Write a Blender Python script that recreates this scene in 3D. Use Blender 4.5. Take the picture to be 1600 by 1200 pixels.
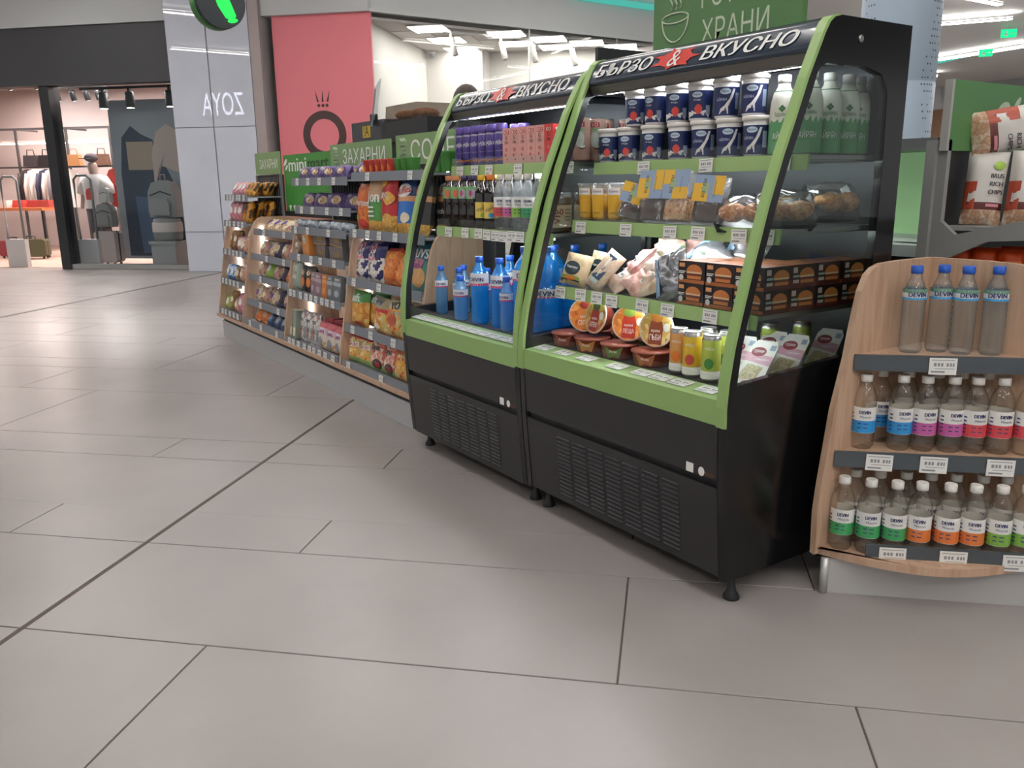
import bpy, math, random
from mathutils import Vector, Matrix
for o in list(bpy.data.objects): bpy.data.objects.remove(o)
scene = bpy.context.scene
COL = scene.collection
rnd = random.Random(7)
PI = math.pi

# ------------------------------------------------------------------ camera, world, exposure
FPX, PITCH, ROLL, YAW = 1311.0, .23483, -.01214, 2.16045
CAM_H = 1.4
_a = (math.cos(YAW), math.sin(YAW))
def _rot(v): return Vector((-(v[0]*_a[0]+v[1]*_a[1]), -(-v[0]*_a[1]+v[1]*_a[0]), v[2]))
_fw = Vector((0, math.cos(PITCH), -math.sin(PITCH))); _up = Vector((0, math.sin(PITCH), math.cos(PITCH))); _rt = Vector((1, 0, 0))
_r = _rt*math.cos(ROLL)+_up*math.sin(ROLL); _u = _up*math.cos(ROLL)-_rt*math.sin(ROLL)
fw, rt, up = _rot(_fw), _rot(_r), _rot(_u)
cd = bpy.data.cameras.new('camera'); cam = bpy.data.objects.new('camera', cd); COL.objects.link(cam)
cd.sensor_width = 36.0; cd.lens = FPX/1600*36.0; cd.clip_start = .05; cd.clip_end = 200
M = Matrix((rt, up, -fw)).transposed().to_4x4(); M.translation = (0, 0, CAM_H); cam.matrix_world = M
scene.camera = cam
w = bpy.data.worlds.new('world'); scene.world = w; w.use_nodes = True
w.node_tree.nodes['Background'].inputs[0].default_value = (.99, .99, 1.0, 1)
w.node_tree.nodes['Background'].inputs[1].default_value = .60
scene.view_settings.view_transform = 'Standard'; scene.view_settings.look = 'None'
scene.view_settings.exposure = 0.12; scene.view_settings.gamma = 1.0; scene.view_settings.use_curve_mapping = False
scene.cycles.use_denoising = True
scene.cycles.transparent_max_bounces = 24
scene.cycles.max_bounces = 7
scene.cycles.caustics_reflective = False; scene.cycles.caustics_refractive = False
scene.cycles.sample_clamp_indirect = 4.0
LED_CEILING = 28.0      # radiance of the mall ceiling luminaires
LED_FRIDGE = 46.0
LED_SHELF = 22.0
LED_SHOP = 15.0

# ------------------------------------------------------------------ materials
def lin(h):
    h = h.lstrip('#'); out = []
    for i in (0, 2, 4):
        c = int(h[i:i+2], 16)/255
        out.append(c/12.92 if c <= .04045 else ((c+.055)/1.055)**2.4)
    return (*out, 1)
_mats = {}
def mat(name, col, rough=.5, metal=0.0, spec=.5, emit=0.0, var=0.0, vscale=6.0, coat=0.0, trans=0.0):
    if name in _mats: return _mats[name]
    m = bpy.data.materials.new(name); m.use_nodes = True; nt = m.node_tree; b = nt.nodes['Principled BSDF']
    c = lin(col); b.inputs['Base Color'].default_value = c
    b.inputs['Roughness'].default_value = rough; b.inputs['Metallic'].default_value = metal
    b.inputs['Specular IOR Level'].default_value = spec
    b.inputs['Coat Weight'].default_value = coat
    if emit:
        b.inputs['Emission Color'].default_value = c; b.inputs['Emission Strength'].default_value = emit
    if var:
        tc = nt.nodes.new('ShaderNodeTexCoord'); n = nt.nodes.new('ShaderNodeTexNoise'); n.inputs['Scale'].default_value = vscale
        n.inputs['Detail'].default_value = 6
        r = nt.nodes.new('ShaderNodeValToRGB')
        r.color_ramp.elements[0].position = .3; r.color_ramp.elements[1].position = .7
        r.color_ramp.elements[0].color = (*[x*(1-var) for x in c[:3]], 1); r.color_ramp.elements[1].color = (*[min(1, x*(1+var)) for x in c[:3]], 1)
        nt.links.new(tc.outputs['Object'], n.inputs['Vector']); nt.links.new(n.outputs['Fac'], r.inputs[0]); nt.links.new(r.outputs[0], b.inputs['Base Color'])
    _mats[name] = m; return m
def pmat(name, cols, scale=30.0, kind='voronoi', rough=.4, sharp=True, stretch=(1, 1, 1), distort=0.0):
    """printed pattern: several colours laid out by a voronoi, noise or wave field in object space"""
    if name in _mats: return _mats[name]
    m = bpy.data.materials.new(name); m.use_nodes = True; nt = m.node_tree; b = nt.nodes['Principled BSDF']
    b.inputs['Roughness'].default_value = rough
    tc = nt.nodes.new('ShaderNodeTexCoord'); mp = nt.nodes.new('ShaderNodeMapping'); mp.inputs['Scale'].default_value = stretch
    nt.links.new(tc.outputs['Object'], mp.inputs['Vector'])
    r = nt.nodes.new('ShaderNodeValToRGB')
    if kind == 'voronoi':
        t = nt.nodes.new('ShaderNodeTexVoronoi'); t.inputs['Scale'].default_value = scale
        s = nt.nodes.new('ShaderNodeSeparateColor'); nt.links.new(t.outputs['Color'], s.inputs[0]); src = s.outputs[0]
    elif kind == 'wave':
        t = nt.nodes.new('ShaderNodeTexWave'); t.inputs['Scale'].default_value = scale; t.inputs['Distortion'].default_value = distort; src = t.outputs['Fac']
        t.inputs['Detail'].default_value = 3
    else:
        t = nt.nodes.new('ShaderNodeTexNoise'); t.inputs['Scale'].default_value = scale; t.inputs['Detail'].default_value = 3; src = t.outputs['Fac']
    nt.links.new(mp.outputs[0], t.inputs['Vector']); nt.links.new(src, r.inputs[0]); nt.links.new(r.outputs[0], b.inputs['Base Color'])
    e = r.color_ramp.elements
    lo, hi = (.32, .68) if kind == 'noise' else (0, 1)
    n = len(cols)
    while len(e) < n: e.new(.5)
    for i, c in enumerate(cols):
        e[i].position = lo+(hi-lo)*(i/n if sharp else i/(n-1)); e[i].color = lin(c)
    if sharp: r.color_ramp.interpolation = 'CONSTANT'
    _mats[name] = m; return m
def glow(name, col, s):
    if name in _mats: return _mats[name]
    m = bpy.data.materials.new(name); m.use_nodes = True; nt = m.node_tree; nt.nodes.clear()
    o = nt.nodes.new('ShaderNodeOutputMaterial'); e = nt.nodes.new('ShaderNodeEmission'); e.inputs[0].default_value = lin(col); e.inputs[1].default_value = s
    nt.links.new(e.outputs[0], o.inputs[0]); _mats[name] = m; return m
def clear(name, tint='#ffffff', gloss=.12, rough=.03, body=0.0, bodycol=None, ior=1.45, edge=None):
    """thin clear plastic or glass: straight-through transmission, fresnel gloss, optional milky body"""
    if name in _mats: return _mats[name]
    m = bpy.data.materials.new(name); m.use_nodes = True; nt = m.node_tree; nt.nodes.clear(); L = nt.links.new; N = nt.nodes.new
    o = N('ShaderNodeOutputMaterial'); t = N('ShaderNodeBsdfTransparent'); t.inputs[0].default_value = lin(tint)
    g = N('ShaderNodeBsdfGlossy'); g.inputs['Roughness'].default_value = rough
    f = N('ShaderNodeLayerWeight'); pw = N('ShaderNodeMath'); pw.operation = 'POWER'; pw.inputs[1].default_value = 4.0; L(f.outputs['Facing'], pw.inputs[0])
    f0 = ((ior-1)/(ior+1))**2
    if edge:      # the wall of a bottle is longer to look through towards its rim
        p2 = N('ShaderNodeMath'); p2.operation = 'POWER'; p2.inputs[1].default_value = 2.2; L(f.outputs['Facing'], p2.inputs[0])
        mc = N('ShaderNodeMix'); mc.data_type = 'RGBA'; mc.inputs[6].default_value = lin(tint); mc.inputs[7].default_value = lin(edge); L(p2.outputs[0], mc.inputs[0]); L(mc.outputs[2], t.inputs[0])
    base = t.outputs[0]
    if body:
        d = N('ShaderNodeBsdfDiffuse'); d.inputs[0].default_value = lin(bodycol or tint)
        tr = N('ShaderNodeBsdfTranslucent'); tr.inputs[0].default_value = lin(bodycol or tint)
        a = N('ShaderNodeMixShader'); a.inputs[0].default_value = .5; L(d.outputs[0], a.inputs[1]); L(tr.outputs[0], a.inputs[2])
        mx = N('ShaderNodeMixShader'); mx.inputs[0].default_value = body; L(t.outputs[0], mx.inputs[1]); L(a.outputs[0], mx.inputs[2]); base = mx.outputs[0]
    mm = N('ShaderNodeMixShader'); mt = N('ShaderNodeMath'); mt.operation = 'MULTIPLY_ADD'; mt.inputs[1].default_value = .60; mt.inputs[2].default_value = f0+gloss*.12
    L(pw.outputs[0], mt.inputs[0]); L(mt.outputs[0], mm.inputs[0]); L(base, mm.inputs[1]); L(g.outputs[0], mm.inputs[2]); L(mm.outputs[0], o.inputs[0])
    _mats[name] = m; return m
def wood(name, c1, c2, scale=3.0):
    m = pmat(name, [c1, c2, c1], scale=scale, kind='noise', rough=.5, sharp=False, stretch=(9, 9, .9)); return m

# ------------------------------------------------------------------ mesh building
class MB:
    def __init__(s): s.v = []; s.f = []; s.mi = []; s.sm = []
    def add(s, vs, fs, mi=0, sm=False):
        n = len(s.v); s.v += [tuple(v) for v in vs]
        for f in fs: s.f.append(tuple(n+i for i in f)); s.mi.append(mi); s.sm.append(sm)
        return s
    def box(s, x0, x1, y0, y1, z0, z1, mi=0):
        vs = [(x, y, z) for z in (z0, z1) for y in (y0, y1) for x in (x0, x1)]
        return s.add(vs, [(0, 2, 3, 1), (4, 5, 7, 6), (0, 1, 5, 4), (2, 6, 7, 3), (0, 4, 6, 2), (1, 3, 7, 5)], mi)
    def prism(s, poly, ax, a0, a1, mi=0, sm=False):
        """poly in (y,z) for ax x, (x,z) for ax y, (x,y) for ax z"""
        def P(p, a): return {'x': (a, p[0], p[1]), 'y': (p[0], a, p[1]), 'z': (p[0], p[1], a)}[ax]
        n = len(poly); vs = [P(p, a0) for p in poly]+[P(p, a1) for p in poly]
        s.add(vs, [tuple(range(n))[::-1], tuple(range(n, 2*n))], mi)
        return s.add(vs, [(i, (i+1) % n, n+(i+1) % n, n+i) for i in range(n)], mi, sm)
    def lathe(s, prof, n=20, c=(0, 0, 0), mi=0, mis=None, cap=True, sm=True):
        k = len(prof); vs = []
        for r, z in prof:
            for i in range(n):
                a = 2*PI*i/n; vs.append((c[0]+r*math.cos(a), c[1]+r*math.sin(a), c[2]+z))
        base = len(s.v); s.v += vs
        for j in range(k-1):
            for i in range(n):
                i2 = (i+1) % n; s.f.append((base+j*n+i, base+j*n+i2, base+(j+1)*n+i2, base+(j+1)*n+i)); s.mi.append(mis[j] if mis else mi); s.sm.append(sm)
        if cap:
            s.f.append(tuple(base+i for i in range(n))[::-1]); s.mi.append(mis[0] if mis else mi); s.sm.append(False)
            s.f.append(tuple(base+(k-1)*n+i for i in range(n))); s.mi.append(mis[-1] if mis else mi); s.sm.append(False)
        return s
    def tube(s, pts, r, n=8, mi=0):
        pts = [Vector(p) for p in pts]; base = len(s.v); k = len(pts)
        for j, p in enumerate(pts):
            d = (pts[min(j+1, k-1)]-pts[max(j-1, 0)]).normalized()
            a = d.cross(Vector((0, 0, 1)));  a = a if a.length > .01 else d.cross(Vector((1, 0, 0)))
            a.normalize(); b = d.cross(a); rr = r[j] if isinstance(r, (list, tuple)) else r
            for i in range(n):
                t = 2*PI*i/n; s.v.append(tuple(p+a*rr*math.cos(t)+b*rr*math.sin(t)))
        for j in range(k-1):
            for i in range(n):
                i2 = (i+1) % n; s.f.append((base+j*n+i, base+j*n+i2, base+(j+1)*n+i2, base+(j+1)*n+i)); s.mi.append(mi); s.sm.append(True)
        s.f.append(tuple(base+i for i in range(n))[::-1]); s.mi.append(mi); s.sm.append(False)
        s.f.append(tuple(base+(k-1)*n+i for i in range(n))); s.mi.append(mi); s.sm.append(False)
        return s
    def blob(s, c, r, n=10, mi=0, sq=1.0):
        prof = []
        for j in range(n//2+1):
            t = -PI/2+PI*j/(n//2); prof.append((max(.0005, math.cos(t)), math.sin(t)))
        base = len(s.v); s.lathe([(p[0], p[1]) for p in prof], n, (0, 0, 0), mi)
        for i in range(base, len(s.v)):
            x, y, z = s.v[i]; s.v[i] = (c[0]+x*r[0], c[1]+y*r[1], c[2]+z*r[2])
        return s
    def move(s, f):
        s.v = [tuple(f(*v)) for v in s.v]; return s
    def mesh(s, name, mats, o=(0, 0, 0)):
        me = bpy.data.meshes.new(name)
        me.from_pydata([(x-o[0], y-o[1], z-o[2]) for x, y, z in s.v], [], s.f)
        for m in (mats if isinstance(mats, (list, tuple)) else [mats]): me.materials.append(m)
        me.polygons.foreach_set('material_index', s.mi); me.polygons.foreach_set('use_smooth', s.sm)
        me.update(); return me
def link(name, data, parent=None, loc=(0, 0, 0), rot=(0, 0, 0), scale=None):
    o = bpy.data.objects.new(name, data); COL.objects.link(o)
    if parent is not None: o.parent = parent
    o.location = loc; o.rotation_euler = rot
    if scale: o.scale = scale
    return o
def tag(o, label=None, cat=None, group=None, kind=None):
    if label: o['label'] = label
    if cat: o['category'] = cat
    if group: o['group'] = group
    if kind: o['kind'] = kind
    return o
def thing(name, label, cat, loc=(0, 0, 0), rz=0.0, group=None, rot=None):
    o = link(name, None, None, loc, rot or (0, 0, rz)); o.empty_display_size = .05
    return tag(o, label, cat, group)
def struct(name, mb, mats, rz=0.0, label=None, loc=(0, 0, 0), parent=None):
    o = link(name, mb.mesh(name, mats), parent, loc, (0, 0, rz))
    if parent is None: tag(o, label, None, None, 'structure')
    return o
def part(name, mb, mats, parent, o=(0, 0, 0)):
    return link(name, mb.mesh(name, mats, o), parent)

# ---- text and printed shapes laid on a surface: sf(x, z) -> point
_gl = {}
def glyphs(s, shear=0.0, offset=0.0, res=3):
    k = (s, shear, offset, res)
    if k in _gl: return _gl[k]
    cu = bpy.data.curves.new('lettering_source', 'FONT'); cu.body = s; cu.size = 1.0; cu.align_x = 'CENTER'; cu.align_y = 'CENTER'
    cu.resolution_u = res; cu.shear = shear; cu.offset = offset
    ob = bpy.data.objects.new('lettering_source', cu); COL.objects.link(ob)
    dg = bpy.context.evaluated_depsgraph_get(); me = ob.evaluated_get(dg).to_mesh()
    vs = [(v.co.x, v.co.y) for v in me.vertices]; fs = [tuple(p.vertices) for p in me.polygons]
    ob.evaluated_get(dg).to_mesh_clear(); bpy.data.objects.remove(ob); bpy.data.curves.remove(cu)
    if vs:
        cx = (min(v[0] for v in vs)+max(v[0] for v in vs))/2; cy = (min(v[1] for v in vs)+max(v[1] for v in vs))/2
        W = max(v[0] for v in vs)-min(v[0] for v in vs); H = max(v[1] for v in vs)-min(v[1] for v in vs)
        vs = [(x-cx, y-cy) for x, y in vs]
    else: W = H = 1
    _gl[k] = (vs, fs, W, H); return _gl[k]
def t_text(mb, sf, s, cx, cz, width=None, height=None, rot=0.0, mi=0, shear=0.0, offset=0.0):
    vs, fs, W, H = glyphs(s, shear, 0.0)
    kx = width/W if width else height/H
    ky = height/H if height else kx
    if width is None: kx = ky
    c, q = math.cos(rot), math.sin(rot)
    h_ = min(.036, offset*2.4)
    hv = [0.0] if offset < .012 else [-h_, 0.0, h_]       # heavier strokes: the same outline set beside itself, each a hair further out
    for k, h in enumerate(hv):
        out = []
        for x, y in vs:
            X, Z = cx+(x*kx+h*ky)*c-(y*ky)*q, cz+(x*kx+h*ky)*q+(y*ky)*c
            P = Vector(sf(X, Z))
            if k:
                n = (Vector(sf(X+.001, Z))-P).cross(Vector(sf(X, Z+.001))-P)
                if n.length > 0: P = P+n.normalized()*.00035*k
            out.append(P)
        mb.add(out, fs, mi)
    return mb
def t_poly(mb, sf, pts, mi=0, rings=2):
    n = len(pts); cx = sum(p[0] for p in pts)/n; cz = sum(p[1] for p in pts)/n
    vs = [sf(cx, cz)]
    for k in range(1, rings+1):
        t = k/rings; vs += [sf(cx+(x-cx)*t, cz+(z-cz)*t) for x, z in pts]
    fs = [(0, 1+i, 1+(i+1) % n) for i in range(n)]
    for k in range(1, rings):
        a, b = 1+(k-1)*n, 1+k*n
        fs += [(a+i, b+i, b+(i+1) % n, a+(i+1) % n) for i in range(n)]
    return mb.add(vs, fs, mi)
def ell(cx, cz, rx, rz, n=16, rot=0.0):
    c, q = math.cos(rot), math.sin(rot); out = []
    for i in range(n):
        a = 2*PI*i/n; x, z = rx*math.cos(a), rz*math.sin(a); out.append((cx+x*c-z*q, cz+x*q+z*c))
    return out
def t_rect(mb, sf, x0, x1, z0, z1, mi=0, n=6):
    vs = []
    for i in range(n+1):
        x = x0+(x1-x0)*i/n; vs += [sf(x, z0), sf(x, z1)]
    return mb.add(vs, [(2*i, 2*i+2, 2*i+3, 2*i+1) for i in range(n)], mi)
def s_flat(y, e=.0012): return lambda x, z: (x, y-e, z)
def s_cyl(R, e=.0010):
    Rf = R if callable(R) else (lambda z: R)
    def f(x, z):
        r = Rf(z)+e; a = x/r; return (r*math.sin(a), -r*math.cos(a), z)
    return f

# ---- recipes: a product is built once and placed many times with shared meshes
class Recipe:
    def __init__(s, name, cat): s.name = name; s.cat = cat; s.parts = []
    def p(s, name, mb, mats, sub=None, label=None):
        """sub: index of the part it belongs to"""
        s.parts.append((name, mb.mesh(name, mats), sub, label)); return len(s.parts)-1
def place(r, label, loc, rz=0.0, rot=None, group=None, scale=None):
    e = thing(r.name, label, r.cat, loc, rz, group, rot)
    if scale: e.scale = scale
    made = []
    for n, me, sub, lb in r.parts:
        o = link(n, me, e if sub is None else made[sub]); made.append(o)
        if lb: o['label'] = lb
    return e
ORD = ['first', 'second', 'third', 'fourth', 'fifth', 'sixth', 'seventh', 'eighth', 'ninth', 'tenth', 'eleventh', 'twelfth']

# ------------------------------------------------------------------ common materials
BLACK = mat('black_powder_coat', '#1c1c1d', .42); BLACKG = mat('black_gloss_panel', '#0c0d0f', .16, spec=.35)
DARK = mat('dark_plastic', '#111214', .5); GREEN = mat('lime_green_trim', '#8fb06b', .38)
GREENR = mat('green_price_rail', '#9bba78', .45); WHITE = mat('white_paint', '#e9e8e6', .5); PAPER = mat('paper_white', '#eeeeea', .6)
INK = mat('print_ink', '#3a3a3e', .7); STEEL = mat('brushed_steel', '#a8a8a6', .3, .9); GREYM = mat('grey_shelf_metal', '#8d939b', .45)
GREYD = mat('grey_steel_frame', '#7f8081', .5); LETTER = mat('white_lettering', '#f2f2ee', .5)
WOODM = wood('oak_laminate', '#b6947b', '#c7a88e')
GLASS = clear('clear_glass', '#fbfdfc', .06, .02, ior=1.3); TINT = clear('smoked_side_glass', '#e0e5e3', .0, .015, ior=1.28)
FILM = clear('clear_film', '#f4f4f2', .5, .12, .10, '#ffffff'); PET = clear('clear_bottle_plastic', '#fdffff', .25, .07, .08, '#f2f6f8', edge='#b9c3c7')
RED = mat('print_red', '#c93a35', .4); NAVY = mat('print_navy', '#1b2447', .4); ORANGE = mat('print_orange', '#df7a2e', .4)
YELLOW = mat('print_yellow', '#ecb52e', .4); PURPLE = mat('print_purple', '#56418a', .35); PINK = mat('print_pink', '#d98f9c', .4)
GRN = mat('print_green', '#4c9a52', .4); LIME = mat('print_lime', '#9cc04a', .4); CREAM = mat('print_cream', '#e8ddc2', .5); BROWN = mat('print_brown', '#5b3527', .5)
TEAL = mat('print_teal', '#3c8f98', .4); BLUE = mat('print_blue', '#2b6fc0', .4); SKY = mat('print_sky', '#3aa0dc', .4); GREY = mat('print_grey', '#8b8b90', .45)
LEDM = glow('led_white', '#f4f8ff', LED_FRIDGE); LEDS = glow('led_shelf', '#f2f6ff', LED_SHELF)

# ------------------------------------------------------------------ floor: slab and single tiles
TH = math.atan2(.714, .700)                     # direction of the tile rows and of the shop fronts
UX, UY = .69907, .71505
FLOORT = mat('floor_tile_porcelain', '#9d9895', .30, var=.08, vscale=1.6)
def tune_tile(m):
    nt = m.node_tree; b = nt.nodes['Principled BSDF']
    tc = nt.nodes.new('ShaderNodeNewGeometry'); n = nt.nodes.new('ShaderNodeTexNoise'); n.inputs['Scale'].default_value = 2.2; n.inputs['Detail'].default_value = 8
    mr = nt.nodes.new('ShaderNodeMapRange'); mr.inputs['To Min'].default_value = .285; mr.inputs['To Max'].default_value = .36
    nt.links.new(tc.outputs['Position'], n.inputs['Vector']); nt.links.new(n.outputs['Fac'], mr.inputs['Value']); nt.links.new(mr.outputs[0], b.inputs['Roughness'])
    for nn in nt.nodes:
        if nn.type == 'TEX_NOISE' and nn is not n: nt.links.new(tc.outputs['Position'], nn.inputs['Vector'])
    n2 = nt.nodes.new('ShaderNodeTexNoise'); n2.inputs['Scale'].default_value = 60; n2.inputs['Detail'].default_value = 3
    bp = nt.nodes.new('ShaderNodeBump'); bp.inputs['Strength'].default_value = .03; bp.inputs['Distance'].default_value = .01
    nt.links.new(tc.outputs['Position'], n2.inputs['Vector']); nt.links.new(n2.outputs['Fac'], bp.inputs['Height']); nt.links.new(bp.outputs[0], b.inputs['Normal'])
tune_tile(FLOORT)
GROUT = mat('floor_joint', '#4f453d', .8)
mb = MB().box(-40, 12, -14, 45, -.10, -.004)
floor = struct('floor', mb, GROUT, label='pale grey porcelain tile floor of the mall')
_tiles = {}
def tile(u0, u1, v0, v1, g=.0030):
    k = (round(u1-u0, 3), round(v1-v0, 3))
    if k not in _tiles:
        hu, hv = (u1-u0)/2-g, (v1-v0)/2-g; b = .0015
        m2 = MB(); vs = [(x*(hu-d), y*(hv-d), z) for d, z in ((0, -.006), (0, -b), (b, 0)) for x, y in ((-1, -1), (1, -1), (1, 1), (-1, 1))]
        m2.add(vs, [(8, 9, 10, 11)]+[(r*4+i, r*4+(i+1) % 4, r*4+4+(i+1) % 4, r*4+4+i) for r in (0, 1) for i in range(4)])
        _tiles[k] = m2.mesh('tile', FLOORT)
    uc, vc = (u0+u1)/2, (v0+v1)/2
    link('tile', _tiles[k], floor, (uc*UX-vc*UY, uc*UY+vc*UX, 0), (0, 0, math.atan2(UY, UX)))
rows = [(-.57, .11, 'W2'), (.11, .793, 'W1'), (.793, 1.475, 'W2'), (1.475, 2.157, 'W2'), (2.157, 2.840, 'W1'), (2.840, 3.177, 'N')]
v = 3.170
k = 0
while v < 17:
    if k == 1: rows.append((v, v+.996, 'W1')); v += .996
    else: rows.append((v, v+.683, 'W1' if k != 2 else 'N')); rows.append((v+.683, v+1.012, 'N' if k != 2 else 'W1')); v += 1.012
    k += 1
for v0, v1, t in rows:
    right = {'W1': [-2.04, -.106, 1.823, 3.75], 'W2': [-2.04, -1.388, .541, 2.47, 4.4], 'N': [-2.04, -1.388, .541, 2.47, 4.4]}[t]
    left = {'W1': [-2.055, -3.97, -5.90, -7.34], 'W2': [-2.055, -4.62, -6.55, -7.34], 'N': [-2.055, -2.685, -4.615, -6.545, -7.34]}[t]
    far = [-7.42, -9.35, -11.28, -13.2] if t != 'N' else [-7.42, -8.05, -9.98, -11.9]
    for a in (right,): 
        for i in range(len(a)-1): tile(a[i], a[i+1], v0, v1)
    for a in (left, far):
        for i in range(len(a)-1): tile(a[i+1], a[i], v0, v1)
# beyond the tiles that can be told apart the floor goes on as one polished slab
mbp = MB().box(-13.2, 30, 17.3, 60, -.02, -.001).box(-60, -13.2, -20, 60, -.02, -.001).box(4.4, 30, -20, 17.3, -.02, -.001)
struct('floor_slab', mbp, FLOORT, rz=math.atan2(UY, UX), parent=floor)
part('expansion_strip', MB().box(-7.412, -7.348, -2, 22, -.01, .002), mat('joint_metal', '#6f6d6b', .4, .6), floor).rotation_euler = (0, 0, math.atan2(UY, UX))
# ------------------------------------------------------------------ price tag (shared mesh, hangs at local origin facing -y)
def tag_mesh(wd=.066, ht=.048, name='price_tag'):
    m = MB().box(-wd/2, wd/2, -.0015, .0005, -ht/2, ht/2); sf = s_flat(-.0015, .0006)
    for x0, x1, z0, z1 in ((-.42, .40, .35, .39), (-.34, -.24, .0, .20), (-.20, -.12, .0, .20), (-.08, .0, .0, .20), (.12, .20, .0, .20), (.24, .31, .0, .20), (.34, .40, .0, .20), (-.42, .08, -.38, -.28), (-.3, .42, -.15, -.12)):
        t_rect(m, sf, x0*wd, x1*wd, z0*ht, z1*ht, 1, 1)
    return m.mesh(name, [PAPER, mat('tag_ink', '#8e8f93', .7)])
TAG = tag_mesh(); TAGB = tag_mesh(.085, .056)
def s_wide(x0): pass

# ------------------------------------------------------------------ refrigerated display cases
FRONT0 = [(1.979, .634), (1.977, .70), (1.983, .781), (2.002, .891), (2.024, .979), (2.076, 1.169), (2.122, 1.323), (2.174, 1.469), (2.218, 1.573), (2.271, 1.706), (2.308, 1.782), (2.336, 1.84), (2.357, 1.874), (2.378, 1.891), (2.41, 1.898)]
OUTER0 = [(1.981, .76), (2.002, .891), (2.024, .979), (2.076, 1.169), (2.122, 1.323), (2.174, 1.469), (2.218, 1.573), (2.271, 1.706), (2.308, 1.782), (2.357, 1.874), (2.41, 1.897), (2.60, 1.897), (2.80, 1.897), (2.80, 1.70), (2.80, 1.4), (2.80, 1.1), (2.80, .76)]
INNER0 = [(2.024, .765), (2.040, .893), (2.062, .975), (2.113, 1.16), (2.159, 1.313), (2.211, 1.457), (2.254, 1.56), (2.297, 1.665), (2.315, 1.715), (2.33, 1.74), (2.36, 1.752), (2.56, 1.754), (2.65, 1.735), (2.69, 1.68), (2.70, 1.4), (2.69, 1.1), (2.62, .80)]
SIGNM = mat('canopy_navy_print', '#18273a', .22, coat=.3); UNDER = mat('canopy_underside_metal', '#6d6a66', .3, .6)
INBACK = mat('fridge_inner_back', '#3c3e42', .36, .5); DECK = mat('fridge_deck', '#2b2c2e', .5)
def fridge(label, x0, x1, dz, shelves, tags, deck_tags, text, grille, right_glass, top=1.897):
    K_ = (top-.8)/(1.897-.8)
    def zf(z): return z if z < .8 else .8+(z-.8)*K_
    BOW = [(.75, 0), (1.0, -.022), (1.24, -.034), (1.53, -.034), (1.72, -.030), (1.82, -.018), (1.87, -.008), (2, -.008)]
    def yf(y, z):
        if top > 1.89 or z < .75 or y > 2.5: return y
        for (a, da), (b, db) in zip(BOW, BOW[1:]):
            if a <= z <= b: return y+da+(db-da)*(z-a)/(b-a)
        return y
    def PZ(l): return [(yf(y, zf(z)), zf(z)) for y, z in l]
    FRONT, OUTER, INNER = PZ(FRONT0), PZ(OUTER0), PZ(INNER0)
    o = ((x0+x1)/2, 2.4, 0); root = thing('display_fridge', label, 'fridge', o, group='open-front display fridges')
    def P(n, m, mats, par=None):
        ob = part(n, m, mats, par or root, o if par is None else (0, 0, 0)); return ob
    for side, xa, xb, gl in ((0, x0, x0+.03, GLASS), (1, x1-.03, x1, right_glass)):
        m = MB().prism([(2.018, .09), (1.988, .43), (1.981, .634), (1.981, .76), (2.80, .76), (2.80, .09)], 'x', xa, xb)
        n = len(OUTER)
        vs = [(xa, *p) for p in OUTER]+[(xa, *p) for p in INNER]+[(xb, *p) for p in OUTER]+[(xb, *p) for p in INNER]
        fs = []
        for i in range(n):
            j = (i+1) % n
            fs += [(i, j, n+j, n+i), (2*n+i, 3*n+i, 3*n+j, 2*n+j), (i, 2*n+i, 2*n+j, j), (n+i, n+j, 3*n+j, 3*n+i)]
        m.add(vs, fs)
        sp = P('side_panel', m, BLACKG if side else BLACK)
        xm = xb-.004 if side else xa+.004
        g = MB().prism(INNER, 'x', xm-.003, xm+.003); P('side_glass', g, gl)
        # green edge trim that follows the curved front
        xt0, xt1 = (xb-.034, xb+.001) if side else (xa-.001, xa+.034)
        q = [(y-.007, z) for y, z in FRONT]; t = MB(); k = len(FRONT)
        vs = [(xt0, *p) for p in q]+[(xt1, *p) for p in q]+[(xt0, y+.006, z-.002) for y, z in FRONT]+[(xt1, y+.006, z-.002) for y, z in FRONT]
        fs = []
        for i in range(k-1): fs += [(i, k+i, k+i+1, i+1), (i, i+1, 2*k+i+1, 2*k+i), (k+i, 3*k+i, 3*k+i+1, k+i+1), (2*k+i, 2*k+i+1, 3*k+i+1, 3*k+i)]
        t.add(vs, fs+[(0, 2*k, 3*k, k)]); P('edge_trim', t, GREEN)
        if side:
            P('cam_lock', MB().lathe([(.012, 0), (.012, .004), (.007, .006)], 14).move(lambda x, y, z: (xb+z, 2.52+x, zf(1.835)+y)), STEEL)
    a, b = x0+.034, x1-.034
    P('back_panel', MB().box(a-.004, b+.004, 2.745, 2.80, .10, zf(1.87)), INBACK)
    P('roof_panel', MB().box(a-.004, b+.004, 2.40, 2.80, zf(1.872), zf(1.895)), BLACK)
    # canopy with lettering
    cp = [(2.41, 1.893), (2.385, 1.890), (2.358, 1.874), (2.338, 1.845), (2.318, 1.805), (2.316, 1.79), (2.326, 1.782), (2.40, 1.80)]
    can = P('canopy', MB().prism(PZ(cp), 'x', a, b, 0, True), SIGNM)
    P('canopy_underside', MB().prism(PZ([(2.322, 1.786), (2.336, 1.755), (2.35, 1.750), (2.40, 1.775), (2.41, 1.80)]), 'x', a, b), UNDER)
    P('light_strip', MB().box(a+.02, b-.02, 2.392, 2.406, zf(1.757), zf(1.766)), LEDM)
    P('air_curtain_panel', MB().prism(PZ([(2.41, 1.872), (2.41, 1.79), (2.745, 1.80), (2.745, 1.872)]), 'x', a, b), DARK)
    d = Vector((2.356-2.318, 1.872-1.805)); Ls = d.length; d /= Ls; nrm = (-d.y, d.x)
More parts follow.
